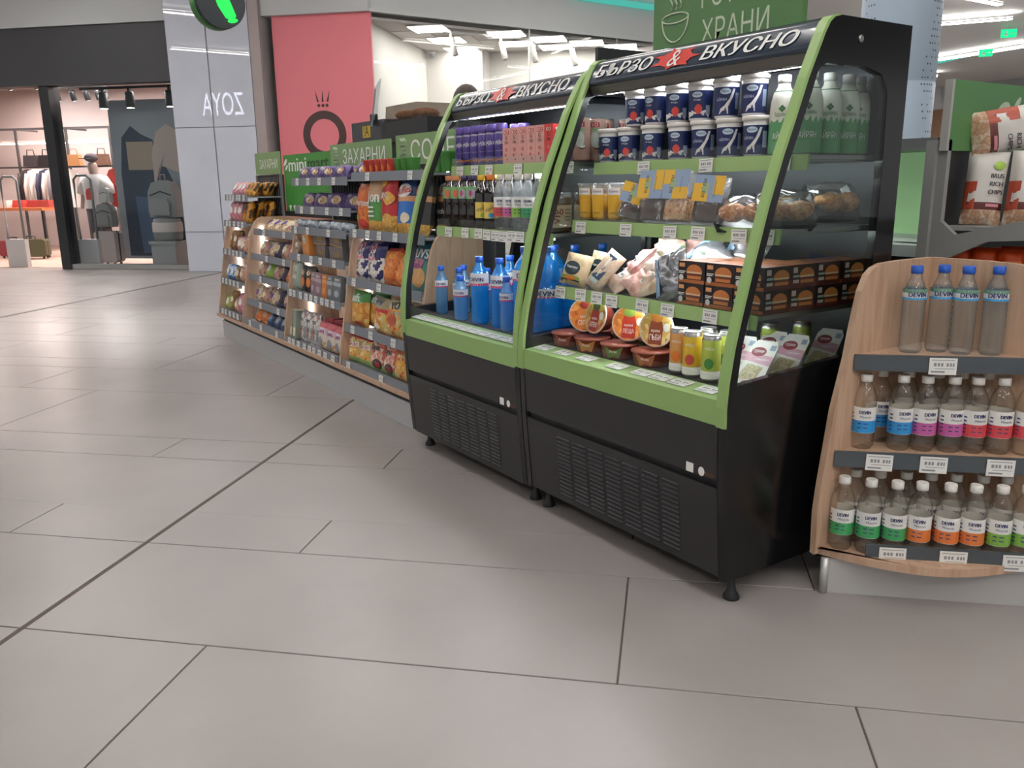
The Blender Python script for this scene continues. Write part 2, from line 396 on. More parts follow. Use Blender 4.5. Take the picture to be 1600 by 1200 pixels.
    def sf(x, t): return (x-o[0], yf(2.318, zf(1.805))+d.x*t-.0032*d.y-o[1]-.0016, zf(1.805)+d.y*t+.0032*d.x-.0)
    for s, xa, xb, c, tlt in text:
        m = MB()
        if s == 'splash':
            pts = []
            xc, hw = (xa+xb)/2, (xb-xa)/2
            rr = random.Random(3)
            for i in range(28):
                an = 2*PI*i/28; rad = 1.0 if i % 4 else 1.45+.3*rr.random(); rad *= .72
                pts.append((xc+hw*rad*math.cos(an), Ls*.5+Ls*.62*min(rad, .95)*math.sin(an)))
            t_poly(m, lambda x, t: Vector(sf(x, max(-.012, min(Ls+.012, t))))-Vector((0, -.0008, 0)), pts); ob = part('paint_splash', m, mat('splash_red', '#c8382c', .35), can)
            m2 = MB(); t_text(m2, lambda x, t: Vector(sf(x, t))+Vector((0, -.0022, .001)), '&', xc, Ls*.5, height=.066, shear=.2, offset=.01); part('ampersand', m2, LETTER, can)
        else:
            t_text(m, sf, s, (xa+xb)/2, Ls*.5, width=xb-xa-.012, height=.056, shear=.22, offset=.016); part('lettering', m, LETTER, can)
    # fascia
    P('green_fascia', MB().box(a, b, 1.979, 1.999, .636+dz, .719+dz), GREEN)
    P('front_panel', MB().prism([(1.981, .636+dz), (1.990, .447+dz), (2.05, .447+dz), (2.05, .636+dz)], 'x', a, b), BLACK)
    P('panel_gap', MB().box(a, b, 2.01, 2.06, .418+dz, .450+dz), DARK)
    P('vent_panel', MB().prism([(1.991, .420+dz), (2.020, .098+dz), (2.06, .098+dz), (2.06, .420+dz)], 'x', a, b), BLACK)
    P('underframe', MB().box(a, b, 2.06, 2.745, .10, .72), DARK)
    SLOT = mat('vent_slot', '#3a3c40', .3, .5)
    gx0, gx1, nc = grille
    for c in range(nc):
        m = MB(); cw = (gx1-gx0)/nc; xa = gx0+c*cw+.008; xb = gx0+(c+1)*cw-.010
        for r in range(15):
            z = .385+dz-r*.0178; y = 1.991+(.420+dz-z)/.322*.029
            m.prism([(y-.0005, z), (y-.004, z-.004), (y+.002, z-.008)], 'x', xa, xb, 0)
            m.box(xa, xb, y-.0006, y+.004, z-.013, z-.0075, 1)
        P('vent_louvre', m, [SLOT, DARK])
    for xs, rr in ((gx1+.045, 0), (gx1+.098, 1)):
        m = MB()
        yy = 1.989
        if rr: t_poly(m, lambda x, z: (x, yy-.0015, z), ell(xs, .462+dz, .014, .016)); t_text(m, lambda x, z: (x, yy-.001, z), 'ECO', xs+.035, .458+dz, width=.036, mi=1)
        else: m.box(xs-.016, xs+.016, yy-.002, yy, .447+dz, .479+dz)
        P('sticker', m, [PAPER, mat('sticker_rust', '#8a4a2a', .6)])
    for fx in (x0+.06, x1-.035):
        for fy in (2.09, 2.70):
            P('foot', MB().lathe([(.028, 0), (.029, .008), (.016, .03), (.012, .06), (.012, .10)], 14, (fx, fy, 0)), DARK)
    # deck, price ledge and low clear guard
    P('deck', MB().box(a, b, 2.088, 2.745, .70, .727), DECK)
    led = P('price_ledge', MB().prism([(1.994, .719+dz), (2.090, .729), (2.090, .715), (1.994, .70)], 'x', a, b), GREENR)
    for xc in deck_tags:
        link('price_tag', TAGB, led, (xc-o[0], 2.042-o[1], .7265+dz*.5), (-1.45, 0, 0))
    P('air_grille', MB().box(a, b, 2.092, 2.135, .727, .730), DARK)
    P('front_guard', MB().box(a, b, 1.999, 2.003, .715+dz, .79+dz), GLASS)
    for zs, ys, li in shelves:
        sh = P('shelf', MB().box(a+.002, b-.002, ys+.006, 2.745, zs-.016, zs-.002).box(a+.02, b-.02, ys+.02, 2.74, zs-.022, zs-.016), STEEL)
        rl = part('price_rail', MB().prism([(ys-.002, zs+.001), (ys-.006, zs-.049), (ys-.001, zs-.049), (ys+.006, zs-.002)], 'x', a+.002, b-.002), GREENR, sh, o)
        part('light_strip', MB().box(a+.05, b-.05, ys+.03, ys+.045, zs-.030, zs-.022), LEDM, sh, o)
        gd = MB().box(a+.002, b-.002, ys+.001, ys+.0025, zs, zs+.038); part('clear_fence', gd, GLASS, sh, o)
        for xc in tags[li]:
            link('price_tag', TAG, sh, (xc-o[0], ys-.0095-o[1], zs-.026+rnd.uniform(-.003, .003)), (-.08, rnd.uniform(-.04, .04), 0))
    return root
F2X = (-2.897, -1.746); F1X = (-4.003, -2.903)
fridge('larger open-front black display fridge with green edges, filled with dairy cups and sandwiches', *F2X, 0.0,
       [(1.480, 2.350, 0), (1.245, 2.236, 1), (.975, 2.147, 2)],
       [[-2.546, -2.216, -1.877], [-2.798, -2.516, -2.273, -2.133, -1.946, -1.834], [-2.819, -2.684, -2.58, -2.49, -2.316, -2.182, -1.977, -1.842]],
       [-2.80, -2.665, -2.52, -2.34, -2.20, -2.105, -2.01, -1.88],
       [('БЪРЗО', -2.835, -2.50, 0, 0), ('splash', -2.50, -2.265, 0, 0), ('ВКУСНО', -2.255, -1.835, 0, 0)], (-2.66, -1.945, 7), TINT)
fridge('smaller open-front black display fridge with green edges, filled with blue water bottles', *F1X, -.013,
       [(1.490, 2.290, 0), (1.186, 2.190, 1)],
       [[-3.869, -3.724, -3.589, -3.336, -3.025, -2.95], [-3.83, -3.663, -3.538, -3.462, -3.388, -3.317, -3.247, -3.18]],
       [-3.92+.089*i for i in range(12)],
       [('БЪРЗО', -3.93, -3.62, 0, 0), ('splash', -3.62, -3.39, 0, 0), ('ВКУСНО', -3.385, -2.985, 0, 0)], (-3.76, -3.10, 7), GLASS, 1.866)

# ------------------------------------------------------------------ product recipes (front faces -y, base at z = 0)
def cup(name, kind):
    r = Recipe(name, 'cup'); R = lambda z: .041+.0055*z/.135
    b = MB().lathe([(.037, 0), (.041, .004), (.0415, .012), (.0465, .128)], 20); body = r.p('cup_body', b, WHITE)
    r.p('lid', MB().lathe([(.0465, .120), (.051, .122), (.052, .128), (.052, .134), (.049, .137), (.02, .136)], 20), mat('lid_white', '#ece7e2', .35))
    lb = r.p('printed_sleeve', MB().lathe([(R(.008)+.0004, .008), (R(.105)+.0004, .105)], 20, cap=False), mat('sleeve_navy', '#1d2a58', .35))
    sf = s_cyl(lambda z: R(z)+.0004); sf2 = s_cyl(lambda z: R(z)+.0010)
    m = MB(); t_poly(m, sf, ell(-.002, .090, .020, .0105)); r.p('logo_oval', m, mat('logo_pale', '#c9dcea', .4), lb)
    m = MB(); t_text(m, sf2, 'Верея', -.002, .090, width=.028); r.p('logo_lettering', m, NAVY, lb)
    if kind == 'berry':
        m = MB(); t_poly(m, sf, [(-.045, .010), (.045, .010), (.045, .026), (.030, .036), (.018, .024), (.006, .034), (-.008, .022), (-.022, .036), (-.036, .024), (-.045, .032)]); r.p('milk_splash', m, mat('milk', '#efeae6', .4), lb)
        m = MB(); t_poly(m, sf2, [(.004, .058), (.014, .052), (.019, .042), (.014, .028), (.004, .020), (-.007, .028), (-.012, .042), (-.006, .052)], rings=3); r.p('strawberry', m, mat('strawberry', '#d4493d', .4), lb)
        m = MB(); t_rect(m, sf, .032, .050, .02, .052, 0, 3); r.p('small_print', m, mat('label_greyblue', '#9aa8bd', .4), lb); m = MB(); t_text(m, sf2, 'ягода', -.002, .071, width=.026); r.p('flavour_lettering', m, LETTER, lb)
    else:
        m = MB(); t_poly(m, sf, [(.026, .098), (.034, .098), (.026, .070), (.010, .040), (.004, .030), (.010, .014), (-.024, .014), (-.018, .032), (-.004, .042), (.014, .066)], rings=3); r.p('milk_pour', m, mat('milk', '#efeae6', .4), lb)
        m = MB(); t_text(m, sf2, 'АЙРЯН', -.016, .064, width=.040, height=.013); r.p('name_lettering', m, mat('lettering_soft', '#c9d3e6', .5), lb)
        m = MB(); t_rect(m, sf, .036, .054, .03, .085, 0, 3); r.p('small_print', m, mat('label_greyblue', '#9aa8bd', .4), lb)
    return r
def bottle(name, h, rad, cap_m, body_m, label_m, z0, z1, cat='bottle', prof=None, capr=.017, caph=.022, ribs=0, n=20):
    r = Recipe(name, cat); hb = h-caph
    p = prof or [(rad*.80, 0), (rad, .012), (rad, hb*.30), (rad*.96, hb*.40), (rad, hb*.50), (rad, hb*.70), (rad*.93, hb*.78), (rad*.72, hb*.87), (capr*.95, hb*.95), (capr*.9, hb)]
    if ribs:
        q = []
        for i in range(ribs):
            zz = hb*.08+(z0-.01-hb*.08)*i/ribs; dz = (z0-.01-hb*.08)/ribs
            q += [(rad, zz), (rad*.955, zz+dz*.5)]
        p = [(rad*.8, 0), (rad, .012)]+q+[(rad, z0), (rad, max(z1, hb*.68)), (rad*.93, hb*.78), (rad*.72, hb*.87), (capr*.95, hb*.95), (capr*.9, hb)]
    r.p('bottle_body', MB().lathe(p, n), body_m)
    c = MB(); m = 24
    c.lathe([(capr*1.02, hb-.002), (capr*1.05, hb+caph*.25), (capr*1.05, hb+caph*.9), (capr*.92, hb+caph)], 18)
    r.p('cap', c, cap_m)
    if label_m is not None: r.lab = r.p('label_band', MB().lathe([(rad+.0006, z0), (rad+.0006, z1)], n, cap=False), label_m)
    r.rad = rad; return r
def lettering(r, s, cx, cz, width, m, part_i, height=None, rot=0.0, name='lettering', e=.0014, off=.008):
    b = MB(); t_text(b, s_cyl(r.rad, e), s, cx, cz, width=width, height=height, rot=rot, offset=off); r.p(name, b, m, part_i)
def band(r, x0, x1, z0, z1, m, part_i, name='colour_band', e=.0010, n=16):
    b = MB(); t_rect(b, s_cyl(r.rad, e), x0, x1, z0, z1, 0, n); r.p(name, b, m, part_i)

# --- yogurt cups on the top shelf of the larger fridge
CB, CA = cup('yogurt_cup', 'berry'), cup('ayran_cup', 'milk')
lowx = [-2.836, -2.714, -2.571, -2.423, -2.301, -2.175, -2.052]
for i, x in enumerate(lowx):
    rc, nm = (CB, 'navy strawberry yogurt cup') if i < 4 else (CA, 'navy ayran cup with white pour')
    n = i if i < 4 else i-4
    place(rc, f'{ORD[n]} {nm} from left, lower row on top fridge shelf', (x, 2.412, 1.480), .42+rnd.uniform(-.3, .25), group='dairy cups on the top fridge shelf')
for i, x in enumerate([-2.676, -2.562, -2.443, -2.323, -2.198, -2.072]):
    rc, nm = (CB, 'navy strawberry yogurt cup') if i < 4 else (CA, 'navy ayran cup with white pour')
    n = i if i < 4 else i-4
    place(rc, f'{ORD[n]} {nm} from left, in the upper row', (x, 2.414, 1.618), .42+rnd.uniform(-.3, .25), group='dairy cups on the top fridge shelf')
# --- white and green ayran bottles at the right end
AYB = bottle('ayran_bottle', .262, .043, mat('cap_white', '#e8e6e0', .4), mat('milk_bottle', '#dfdfd2', .35), None, 0, 0,
             prof=[(.036, 0), (.043, .01), (.043, .145), (.041, .175), (.033, .205), (.022, .222), (.019, .238)], capr=.021, caph=.024)
sl = MB(); k = 40; vs = []
for i in range(k):
    a = 2*PI*i/k; zt = .112+.008*math.sin(i*2.1)+.005*math.sin(i*3.7)
    vs += [(.0436*math.cos(a), .0436*math.sin(a), .006), (.0436*math.cos(a), .0436*math.sin(a), zt)]
sl.add(vs, [(2*i, 2*((i+1) % k), 2*((i+1) % k)+1, 2*i+1) for i in range(k)], 0, True)
sv = AYB.p('green_sleeve', sl, mat('sleeve_green', '#5f9a6a', .4))
AYB.rad = .0436; lettering(AYB, 'АЙРЯН', 0, .066, .058, LETTER, sv, height=.026, off=.01); lettering(AYB, 'Здравец', 0, .132, .052, mat('leaf_green', '#2f6b3f', .5), 0, height=.017, name='brand_lettering', e=.0003)
band(AYB, -.06, .06, .205, .21, mat('neck_green', '#3f7a45', .5), 0, 'neck_seal', -.012)
b = MB()
for a in (0, 1.57, 3.14, 4.71): t_poly(b, s_cyl(.0436, .001), ell(.006*math.cos(a), .152+.006*math.sin(a), .005, .005, 8))
AYB.p('clover_mark', b, mat('leaf_green', '#2f6b3f', .5), 0)
for i, (x, y) in enumerate([(-1.955, 2.425), (-1.842, 2.415), (-1.842, 2.515), (-1.945, 2.535), (-1.842, 2.615), (-1.86, 2.70)]):
    place(AYB, f'{ORD[i]} white and green ayran bottle from the front, right end of top shelf', (x, y, 1.480), [.6, .62, .75, .5, .8, .7][i], group='ayran bottles on the top fridge shelf')
# --- second shelf: desserts, waffles, pastries
DES = Recipe('dessert_cup', 'cup')
DES.p('cup_body', MB().lathe([(.027, 0), (.030, .004), (.038, .140), (.040, .142), (.040, .146)], 18, cap=False), FILM)
DES.p('cream_filling', MB().lathe([(.0265, .003), (.0285, .006), (.0345, .105), (.010, .108)], 18), mat('dessert_yellow', '#e6ad36', .5))
q = DES.p('label_sleeve', MB().add([s_cyl(lambda z: .0295+.0085*z/.14)(x, z) for x in (-.03, -.018, -.006, .006, .018, .026) for z in (.012, .132)], [(2*i, 2*i+2, 2*i+3, 2*i+1) for i in range(5)], 0, True), mat('label_yellow', '#eab53a', .45))
m = MB(); sfd = s_cyl(lambda z: .0305+.0085*z/.14); t_rect(m, sfd, -.029, .024, .104, .131); t_text(m, s_cyl(lambda z: .0312+.0085*z/.14), 'Крема', -.003, .117, width=.04, mi=1); t_text(m, sfd, 'десерт', -.004, .03, width=.03, mi=2)
DES.p('label_header', m, [LETTER, mat('lettering_maroon', '#7d2a3c', .5), BROWN], q)
DES.p('lid', MB().lathe([(.0395, .144), (.041, .146), (.041, .150), (.02, .151)], 18), FILM)
for i, (x, y) in enumerate([(-2.845, 2.30), (-2.762, 2.30), (-2.675, 2.31), (-2.80, 2.39), (-2.70, 2.40)]):
    place(DES, f'{ORD[i]} tall yellow dessert cup with clear lid, left end of second shelf', (x, y, 1.2455), .6+rnd.uniform(-.2, .2), group='yellow dessert cups')
def waffle(seed, cookie, hh):
    r = Recipe('waffle_pack', 'package'); rr = random.Random(seed); w2, dd = .062, .036
    m = MB()
    nx, nz = 8, 10; vs = []; fs = []
    for s in (-1, 1):
        base = len(vs)
        for j in range(nz+1):
            for i in range(nx+1):
                u, v = i/nx, j/nz; bul = max(0, 1-abs(2*u-1)**3)**.6*max(0, 1-max(0, (v-.35)/.65)**2)**.6
                vs.append(((u-.5)*2*w2*(1+.04*rr.uniform(-1, 1)), s*(dd*bul*(1+.12*rr.uniform(-1, 1))+.001), v*hh))
        for j in range(nz):
            for i in range(nx):
                a = base+j*(nx+1)+i; fs.append((a, a+1, a+nx+2, a+nx+1))
    m.add(vs, fs, 0, True); r.p('clear_bag', m, FILM)
    for k in range(3):
        r.p('waffle', MB().box(-.046, .046, -.026+k*.019, -.010+k*.019, .006, .075+.01*k), cookie)
    c = r.p('header_card', MB().box(-.060, .060, -.0395, -.038, hh*.42, hh*.99), mat('card_blue', '#8fa3bd', .55))
    sf = s_flat(-.0395, .0006); m = MB(); z0, z1 = hh*.42, hh*.99; zm = (z0+z1)/2
    if seed % 2: t_rect(m, sf, -.060, -.012, zm, z1); t_rect(m, sf, -.01, .060, z0, zm-.01)
    else: t_rect(m, sf, -.060, .0, z0, z1-.03); t_rect(m, sf, .02, .060, zm-.02, z1)
    r.p('yellow_block', m, mat('card_yellow', '#e3b440', .55), c)
    m = MB(); t_text(m, s_flat(-.0395, .0012), 'вафли', -.018, zm, width=.065, rot=PI/2, offset=.01); t_text(m, s_flat(-.0395, .0012), 'класически вкус', .026, zm, width=.06, rot=PI/2); r.p('card_lettering', m, mat('card_ink', '#3c3a22', .6), c)
    m = MB(); t_poly(m, s_flat(-.0395, .0009), ell(-.012, zm, .014, .02)); r.p('leaf_mark', m, mat('leaf_soft', '#9db089', .6), c)
    return r
CHOC = mat('waffle_choc', '#4a3a35', .6, var=.3, vscale=60); PLAINW = pmat('waffle_plain', ['#c99a6b', '#a97646', '#d2a878'], 90, 'voronoi', .6)
for i, (x, y, ck, tz, ty) in enumerate([(-2.575, 2.30, CHOC, .55, .28), (-2.435, 2.285, CHOC, .1, 0), (-2.300, 2.285, PLAINW, .1, 0), (-2.150, 2.29, CHOC, .25, .06)]):
    place(waffle(i+1, ck, [.14, .188, .188, .165][i]), f'{ORD[i]} clear waffle pack with yellow and blue card from left, second shelf', (x, y, 1.252), 0, rot=(-.22, ty, tz), group='waffle packs on the second shelf')
CRO = pmat('croissant_crust', ['#c98a4c', '#a8632c', '#d9a56a', '#b97a3e'], 40, 'noise', .5, False)
def croissant_tray(seed, ncr):
    r = Recipe('croissant_tray', 'pastry'); rr = random.Random(seed)
    m = MB(); m.prism([(-.085, 0), (.085, 0), (.095, .035), (.090, .035), (.08, .005), (-.08, .005), (-.09, .035), (-.095, .035)], 'y', -.065, .065); r.p('black_tray', m, mat('tray_black', '#101b22', .25))
    for k in range(ncr):
        m = MB(); cx = (k-(ncr-1)/2)*.075; pts = []; rad = []
        for t in range(9):
            s = t/8; an = (s-.5)*2.2; pts.append((cx+.052*math.sin(an), -.02+.045*(1-math.cos(an))+rr.uniform(-.003, .003), .040+.012*math.sin(s*PI))); rad.append(.010+.022*math.sin(s*PI)*(1+.12*(t % 2)))
        m.tube(pts, rad, 10); r.p('croissant', m, CRO)
    m = MB(); vs = []; fs = []; n = 8
    for j in range(n+1):
        for i in range(n+1):
            u, v = i/n, j/n; hgt = .035+.065*(math.sin(u*PI)*math.sin(v*PI))**.45+.006*rr.uniform(-1, 1); vs.append(((u-.5)*.19, (v-.5)*.13, hgt))
    for j in range(n):
        for i in range(n): a = j*(n+1)+i; fs.append((a, a+1, a+n+2, a+n+1))
    m.add(vs, fs, 0, True); r.p('film_wrap', m, FILM)
    return r
place(croissant_tray(1, 2), 'black tray of wrapped croissants right of the waffle packs on second shelf', (-1.99, 2.31, 1.255), 0, rot=(.45, 0, .5), group='croissant trays')
place(croissant_tray(2, 2), 'black tray of wrapped croissants at front right corner of second shelf', (-1.862, 2.34, 1.285), 0, rot=(.9, 0, .9), group='croissant trays')
place(croissant_tray(3, 2), 'black tray of wrapped croissants seen through the smoked side glass', (-1.853, 2.56, 1.31), 0, rot=(.95, 0, 1.35), group='croissant trays')
place(croissant_tray(4, 2), 'black tray of wrapped croissants at the back of the second shelf', (-2.06, 2.56, 1.26), 0, rot=(.1, 0, .2), group='croissant trays')
# ------------------------------------------------------------------ soft bags and pouches
def bag(name, cat, w, h, d, bands, decals=(), seed=0, nx=8, nz=10, seal=.05, rough_noise=.10, bodyname='bag_body', finish=None):
    """bands: [(v_upto, material)...]; decals: ('text', s, cx, cz, width, mat, rot) / ('ell', cx, cz, rx, rz, mat) / ('rect', x0, x1, z0, z1, mat), cx.. as fractions of w and h"""
    r = Recipe(name, cat); rr = random.Random(seed*17+3)
    no = [[rr.uniform(-1, 1) for _ in range(nx+1)] for _ in range(nz+1)]
    def dep(u, v):
        if v <= seal*.6 or v >= 1-seal*.6: return .0012
        vv = (v-seal*.6)/(1-seal*1.2)
        a = max(0., 1-abs(2*u-1)**3)**.55*max(0., 1-abs(2*vv-1)**4)**.5
        i, j = min(nx-1, max(0, int(u*nx))), min(nz-1, max(0, int(v*nz))); fu, fv = u*nx-i, v*nz-j
        nn = no[j][i]*(1-fu)*(1-fv)+no[j][i+1]*fu*(1-fv)+no[j+1][i]*(1-fu)*fv+no[j+1][i+1]*fu*fv
        return .0012+d/2*a*(1+rough_noise*nn)
    m = MB(); vs = []; mats = [b[1] for b in bands]
    for s in (-1, 1):
        base = len(vs); fs = []; mi = []
        for j in range(nz+1):
            for i in range(nx+1):
                u, v = i/nx, j/nz; pinch = 1-.05*math.sin(PI*v)
                vs.append(((u-.5)*w*pinch, s*dep(u, v), v*h))
        n0 = base
        for j in range(nz):
            k = next(q for q, b in enumerate(bands) if (j+.5)/nz <= b[0]+1e-6)
            for i in range(nx):
                a = base+j*(nx+1)+i; m.f.append((a, a+1, a+nx+2, a+nx+1) if s < 0 else (a, a+nx+1, a+nx+2, a+1)); m.mi.append(k); m.sm.append(True)
    m.v = vs; body = r.p(bodyname, m, mats)
    def sf(e):
        def f(x, z):
            u = min(1, max(0, x/w+.5)); v = min(1, max(0, z/h)); return (x, -dep(u, v)-e, z)
        return f
    lay = 0
    for dc in decals:
        b = MB(); lay += 1; e = .0012+.0005*lay
        if dc[0] == 'text': t_text(b, sf(e+.0008), dc[1], (dc[2]-.5)*w, dc[3]*h, width=dc[4]*w, rot=dc[6] if len(dc) > 6 else 0, offset=.014); nm, mt = 'brand_lettering', dc[5]
        elif dc[0] == 'ell': t_poly(b, sf(e), ell((dc[1]-.5)*w, dc[2]*h, dc[3]*w, dc[4]*h), rings=3); nm, mt = 'printed_picture', dc[5]
        else: t_rect(b, sf(e), (dc[1]-.5)*w, (dc[2]-.5)*w, dc[3]*h, dc[4]*h); nm, mt = 'colour_block', dc[5]
        r.p(nm, b, mt, body)
    return r
def carton(name, cat, w, d, h, m_side, decals=(), m_top=None, bodyname='carton_body', sides=('f',)):
    r = Recipe(name, cat); b = MB().box(-w/2, w/2, -d/2, d/2, 0, h)
    if m_top is not None: b.mi[1] = 1
    body = r.p(bodyname, b, [m_side, m_top or m_side])
    for sd in sides:
        lay = 0
        for dc in decals:
            lay += 1; e = .0008+.0004*lay; m = MB()
            if sd == 'f': sf = lambda x, z, e=e: (x, -d/2-e, z); W = w
            elif sd == 'r': sf = lambda x, z, e=e: (w/2+e, x, z); W = d
            else: sf = lambda x, z, e=e: (-w/2-e, -x, z); W = d
            if dc[0] == 'text': t_text(m, sf, dc[1], (dc[2]-.5)*W, dc[3]*h, width=dc[4]*W, rot=dc[6] if len(dc) > 6 else 0, offset=.012); nm, mt = 'lettering', dc[5]
            elif dc[0] == 'ell': t_poly(m, sf, ell((dc[1]-.5)*W, dc[2]*h, dc[3]*W, dc[4]*h), rings=1); nm, mt = 'printed_picture', dc[5]
            elif dc[0] == 'poly': t_poly(m, sf, [((x-.5)*W, z*h) for x, z in dc[1]], rings=1); nm, mt = 'printed_picture', dc[2]
            else: t_rect(m, sf, (dc[1]-.5)*W, (dc[2]-.5)*W, dc[3]*h, dc[4]*h, 0, 1); nm, mt = 'colour_block', dc[5]
            r.p(nm, m, mt, body)
    return r
# --- third shelf of the larger fridge
BREAD = pmat('tortilla_print', ['#cdb48c', '#dcc7a2', '#c2a57a'], 26, 'noise', .5, False)
TOR = bag('tortilla_bag', 'package', .13, .135, .05, [(1, BREAD)], [('ell', .42, .50, .30, .22, mat('label_darkteal', '#22343b', .4)), ('text', 'Тортила', .42, .52, .40, LETTER), ('rect', .06, .78, .16, .26, mat('label_lime', '#8da44a', .4)), ('ell', .45, .18, .2, .07, ORANGE), ('rect', .06, .80, .03, .14, mat('label_darkteal', '#22343b', .4))], seed=2)
place(TOR, 'upright bag of tortillas with dark label, left front of third shelf', (-2.800, 2.185, .979), -.5, rot=(-.35, .15, .35), group='tortilla bags')
place(TOR, 'second bag of tortillas behind the front tortilla bag', (-2.74, 2.27, .985), -.5, rot=(-.35, .15, .3), group='tortilla bags')
STRIP = bag('sandwich_pack', 'sandwich', .085, .175, .06, [(1, pmat('wrap_cream', ['#d8c6ae', '#c7ae92', '#e4d8c8'], 22, 'noise', .35, False))], [('rect', .25, .75, .22, .88, mat('label_deepblue', '#1f3a52', .4)), ('text', 'клуб сандвич', .5, .55, 1.1, LETTER, 1.57), ('rect', .3, .7, .12, .22, mat('label_mint', '#c3d3cf', .5))], seed=5)
place(STRIP, 'cream wrapped sandwich with long navy label leaning left on third shelf', (-2.66, 2.175, .983), 0, rot=(-.45, .55, .25))
def wrapsand(seed, cols, film='#e8e2dc'):
    r = bag('wrapped_sandwich', 'sandwich', .15, .15, .06, [(1, pmat('sandwich_wrap_%d' % seed, cols, 16, 'noise', .28, False))], [('rect', .52, .70, .36, .52, PAPER), ('rect', .55, .67, .40, .48, mat('tag_ink', '#77787b', .7))], seed=seed, rough_noise=.5)
    return r
SCOL = [['#b89a8a', '#cdb5a4', '#a5806f'], ['#c9958a', '#d9b3a6', '#b5746a'], ['#c4a98f', '#d8c4ad', '#a98a6c'], ['#cf8f88', '#e0b8b0', '#c06a66'], ['#b9a294', '#d0bfae', '#98806f']]
for i, (x, y, z, rx, ry, rz) in enumerate([(-2.555, 2.19, .982, -1.05, .15, -.5), (-2.44, 2.18, .985, -1.0, .55, -.2), (-2.33, 2.19, .985, -.85, -.35, .2), (-2.52, 2.24, 1.03, -.9, -.5, -.4), (-2.40, 2.25, 1.035, -.75, .5, 0), (-2.47, 2.34, 1.065, -.6, .2, -.3), (-2.36, 2.42, 1.07, -.5, .3, .2)]):
    place(wrapsand(i, SCOL[i % 5]), ['plastic wrapped sandwich lying lowest left in the heap on third shelf', 'plastic wrapped sandwich low in the middle of the heap on third shelf', 'plastic wrapped sandwich low at the right of the heap on third shelf', 'plastic wrapped sandwich lying second layer left in the heap', 'plastic wrapped sandwich lying second layer right in the heap', 'pinkish wrapped sandwich on top of the heap on third shelf', 'pinkish wrapped sandwich topmost at back of the heap under the second shelf'][i], (x, y, z), 0, rot=(rx, ry, rz), group='wrapped sandwiches in the heap')
FOILM = mat('foil_grey', '#9a9da1', .22, .75, var=.25, vscale=14)
for i, (x, y, z, rx, ry, rz, sd) in enumerate([(-2.205, 2.19, .985, -.35, -.45, .1, 3), (-2.255, 2.28, 1.05, -.75, .55, -.3, 9), (-2.13, 2.40, 1.02, -.3, .3, .1, 12)]):
    r = bag('foil_pouch', 'package', .16, .19, .05, [(1, FOILM)], [('rect', .0, .22, .1, .9, mat('foil_blue', '#7fa3c4', .3))], seed=sd, rough_noise=.6)
    place(r, ['crumpled grey foil pouch hanging over front edge beside burger boxes', 'crumpled grey foil pouch lying above the sandwich heap', 'grey foil pouch standing behind the burger boxes'][i], (x, y, z), 0, rot=(rx, ry, rz), group='grey foil pouches')
BUN = mat('bun_orange', '#c9793f', .5); PATTY = mat('patty_brown', '#6b2f22', .5); LETT = mat('burger_cream', '#e0c39a', .5); BOXD = mat('burger_box_dark', '#241a1b', .4); BOXR = mat('burger_box_red', '#5b2626', .4)
def dome(cx, cz, rx, rz): return [(cx+rx*math.cos(PI*i/10), cz+rz*math.sin(PI*i/10)) for i in range(11)]
BURG_DECALS = [('rect', .0, 1., .0, .16, mat('burger_band', '#a9622f', .4)), ('poly', dome(.62, .52, .30, .34), BUN), ('rect', .34, .90, .44, .53, LETT), ('rect', .33, .91, .34, .45, PATTY), ('rect', .36, .88, .20, .34, BUN), ('rect', .06, .27, .72, .90, mat('burger_tag', '#d99a63', .4)), ('rect', .05, .30, .50, .54, LETTER), ('rect', .05, .26, .43, .47, LETTER), ('ell', .15, .24, .085, .14, mat('badge_white', '#d8d8d8', .5))]
BUR = carton('burger_box', 'box', .124, .128, .076, BOXD, BURG_DECALS, mat('box_lid', '#8f5a3c', .4), sides=('f',))
for n, me, sub, lb in carton('burger_box', 'box', .124, .128, .076, BOXD, [('rect', 0, 1, 0, .34, BOXR)]+BURG_DECALS[1:5]+[('rect', .05, .22, .66, .90, mat('badge_pink', '#d3b5b5', .5)), ('rect', .05, .30, .46, .56, mat('badge_mint', '#9fb5ad', .5)), ('rect', .05, .28, .22, .36, mat('badge_pale', '#c8b9b5', .5))], sides=('r',)).parts[1:]:
    BUR.parts.append((n, me, 0, lb))
cols_x = [-2.095, -1.966, -1.840]
for ci, x in enumerate(cols_x):
    for di in range([2, 2, 4][ci]):
        for lv in range(2):
            cn = ['left', 'middle', 'right'][ci]; lvn = ['lower', 'upper'][lv]; dn = ['front', 'second', 'third', 'back'][di]
            place(BUR, f'{lvn} burger box of the {dn} stack in the {cn} column, third shelf', (x+rnd.uniform(-.003, .003), 2.228+di*.134, .9755+lv*.0765), rnd.uniform(-.03, .03), group='burger boxes on the third shelf')
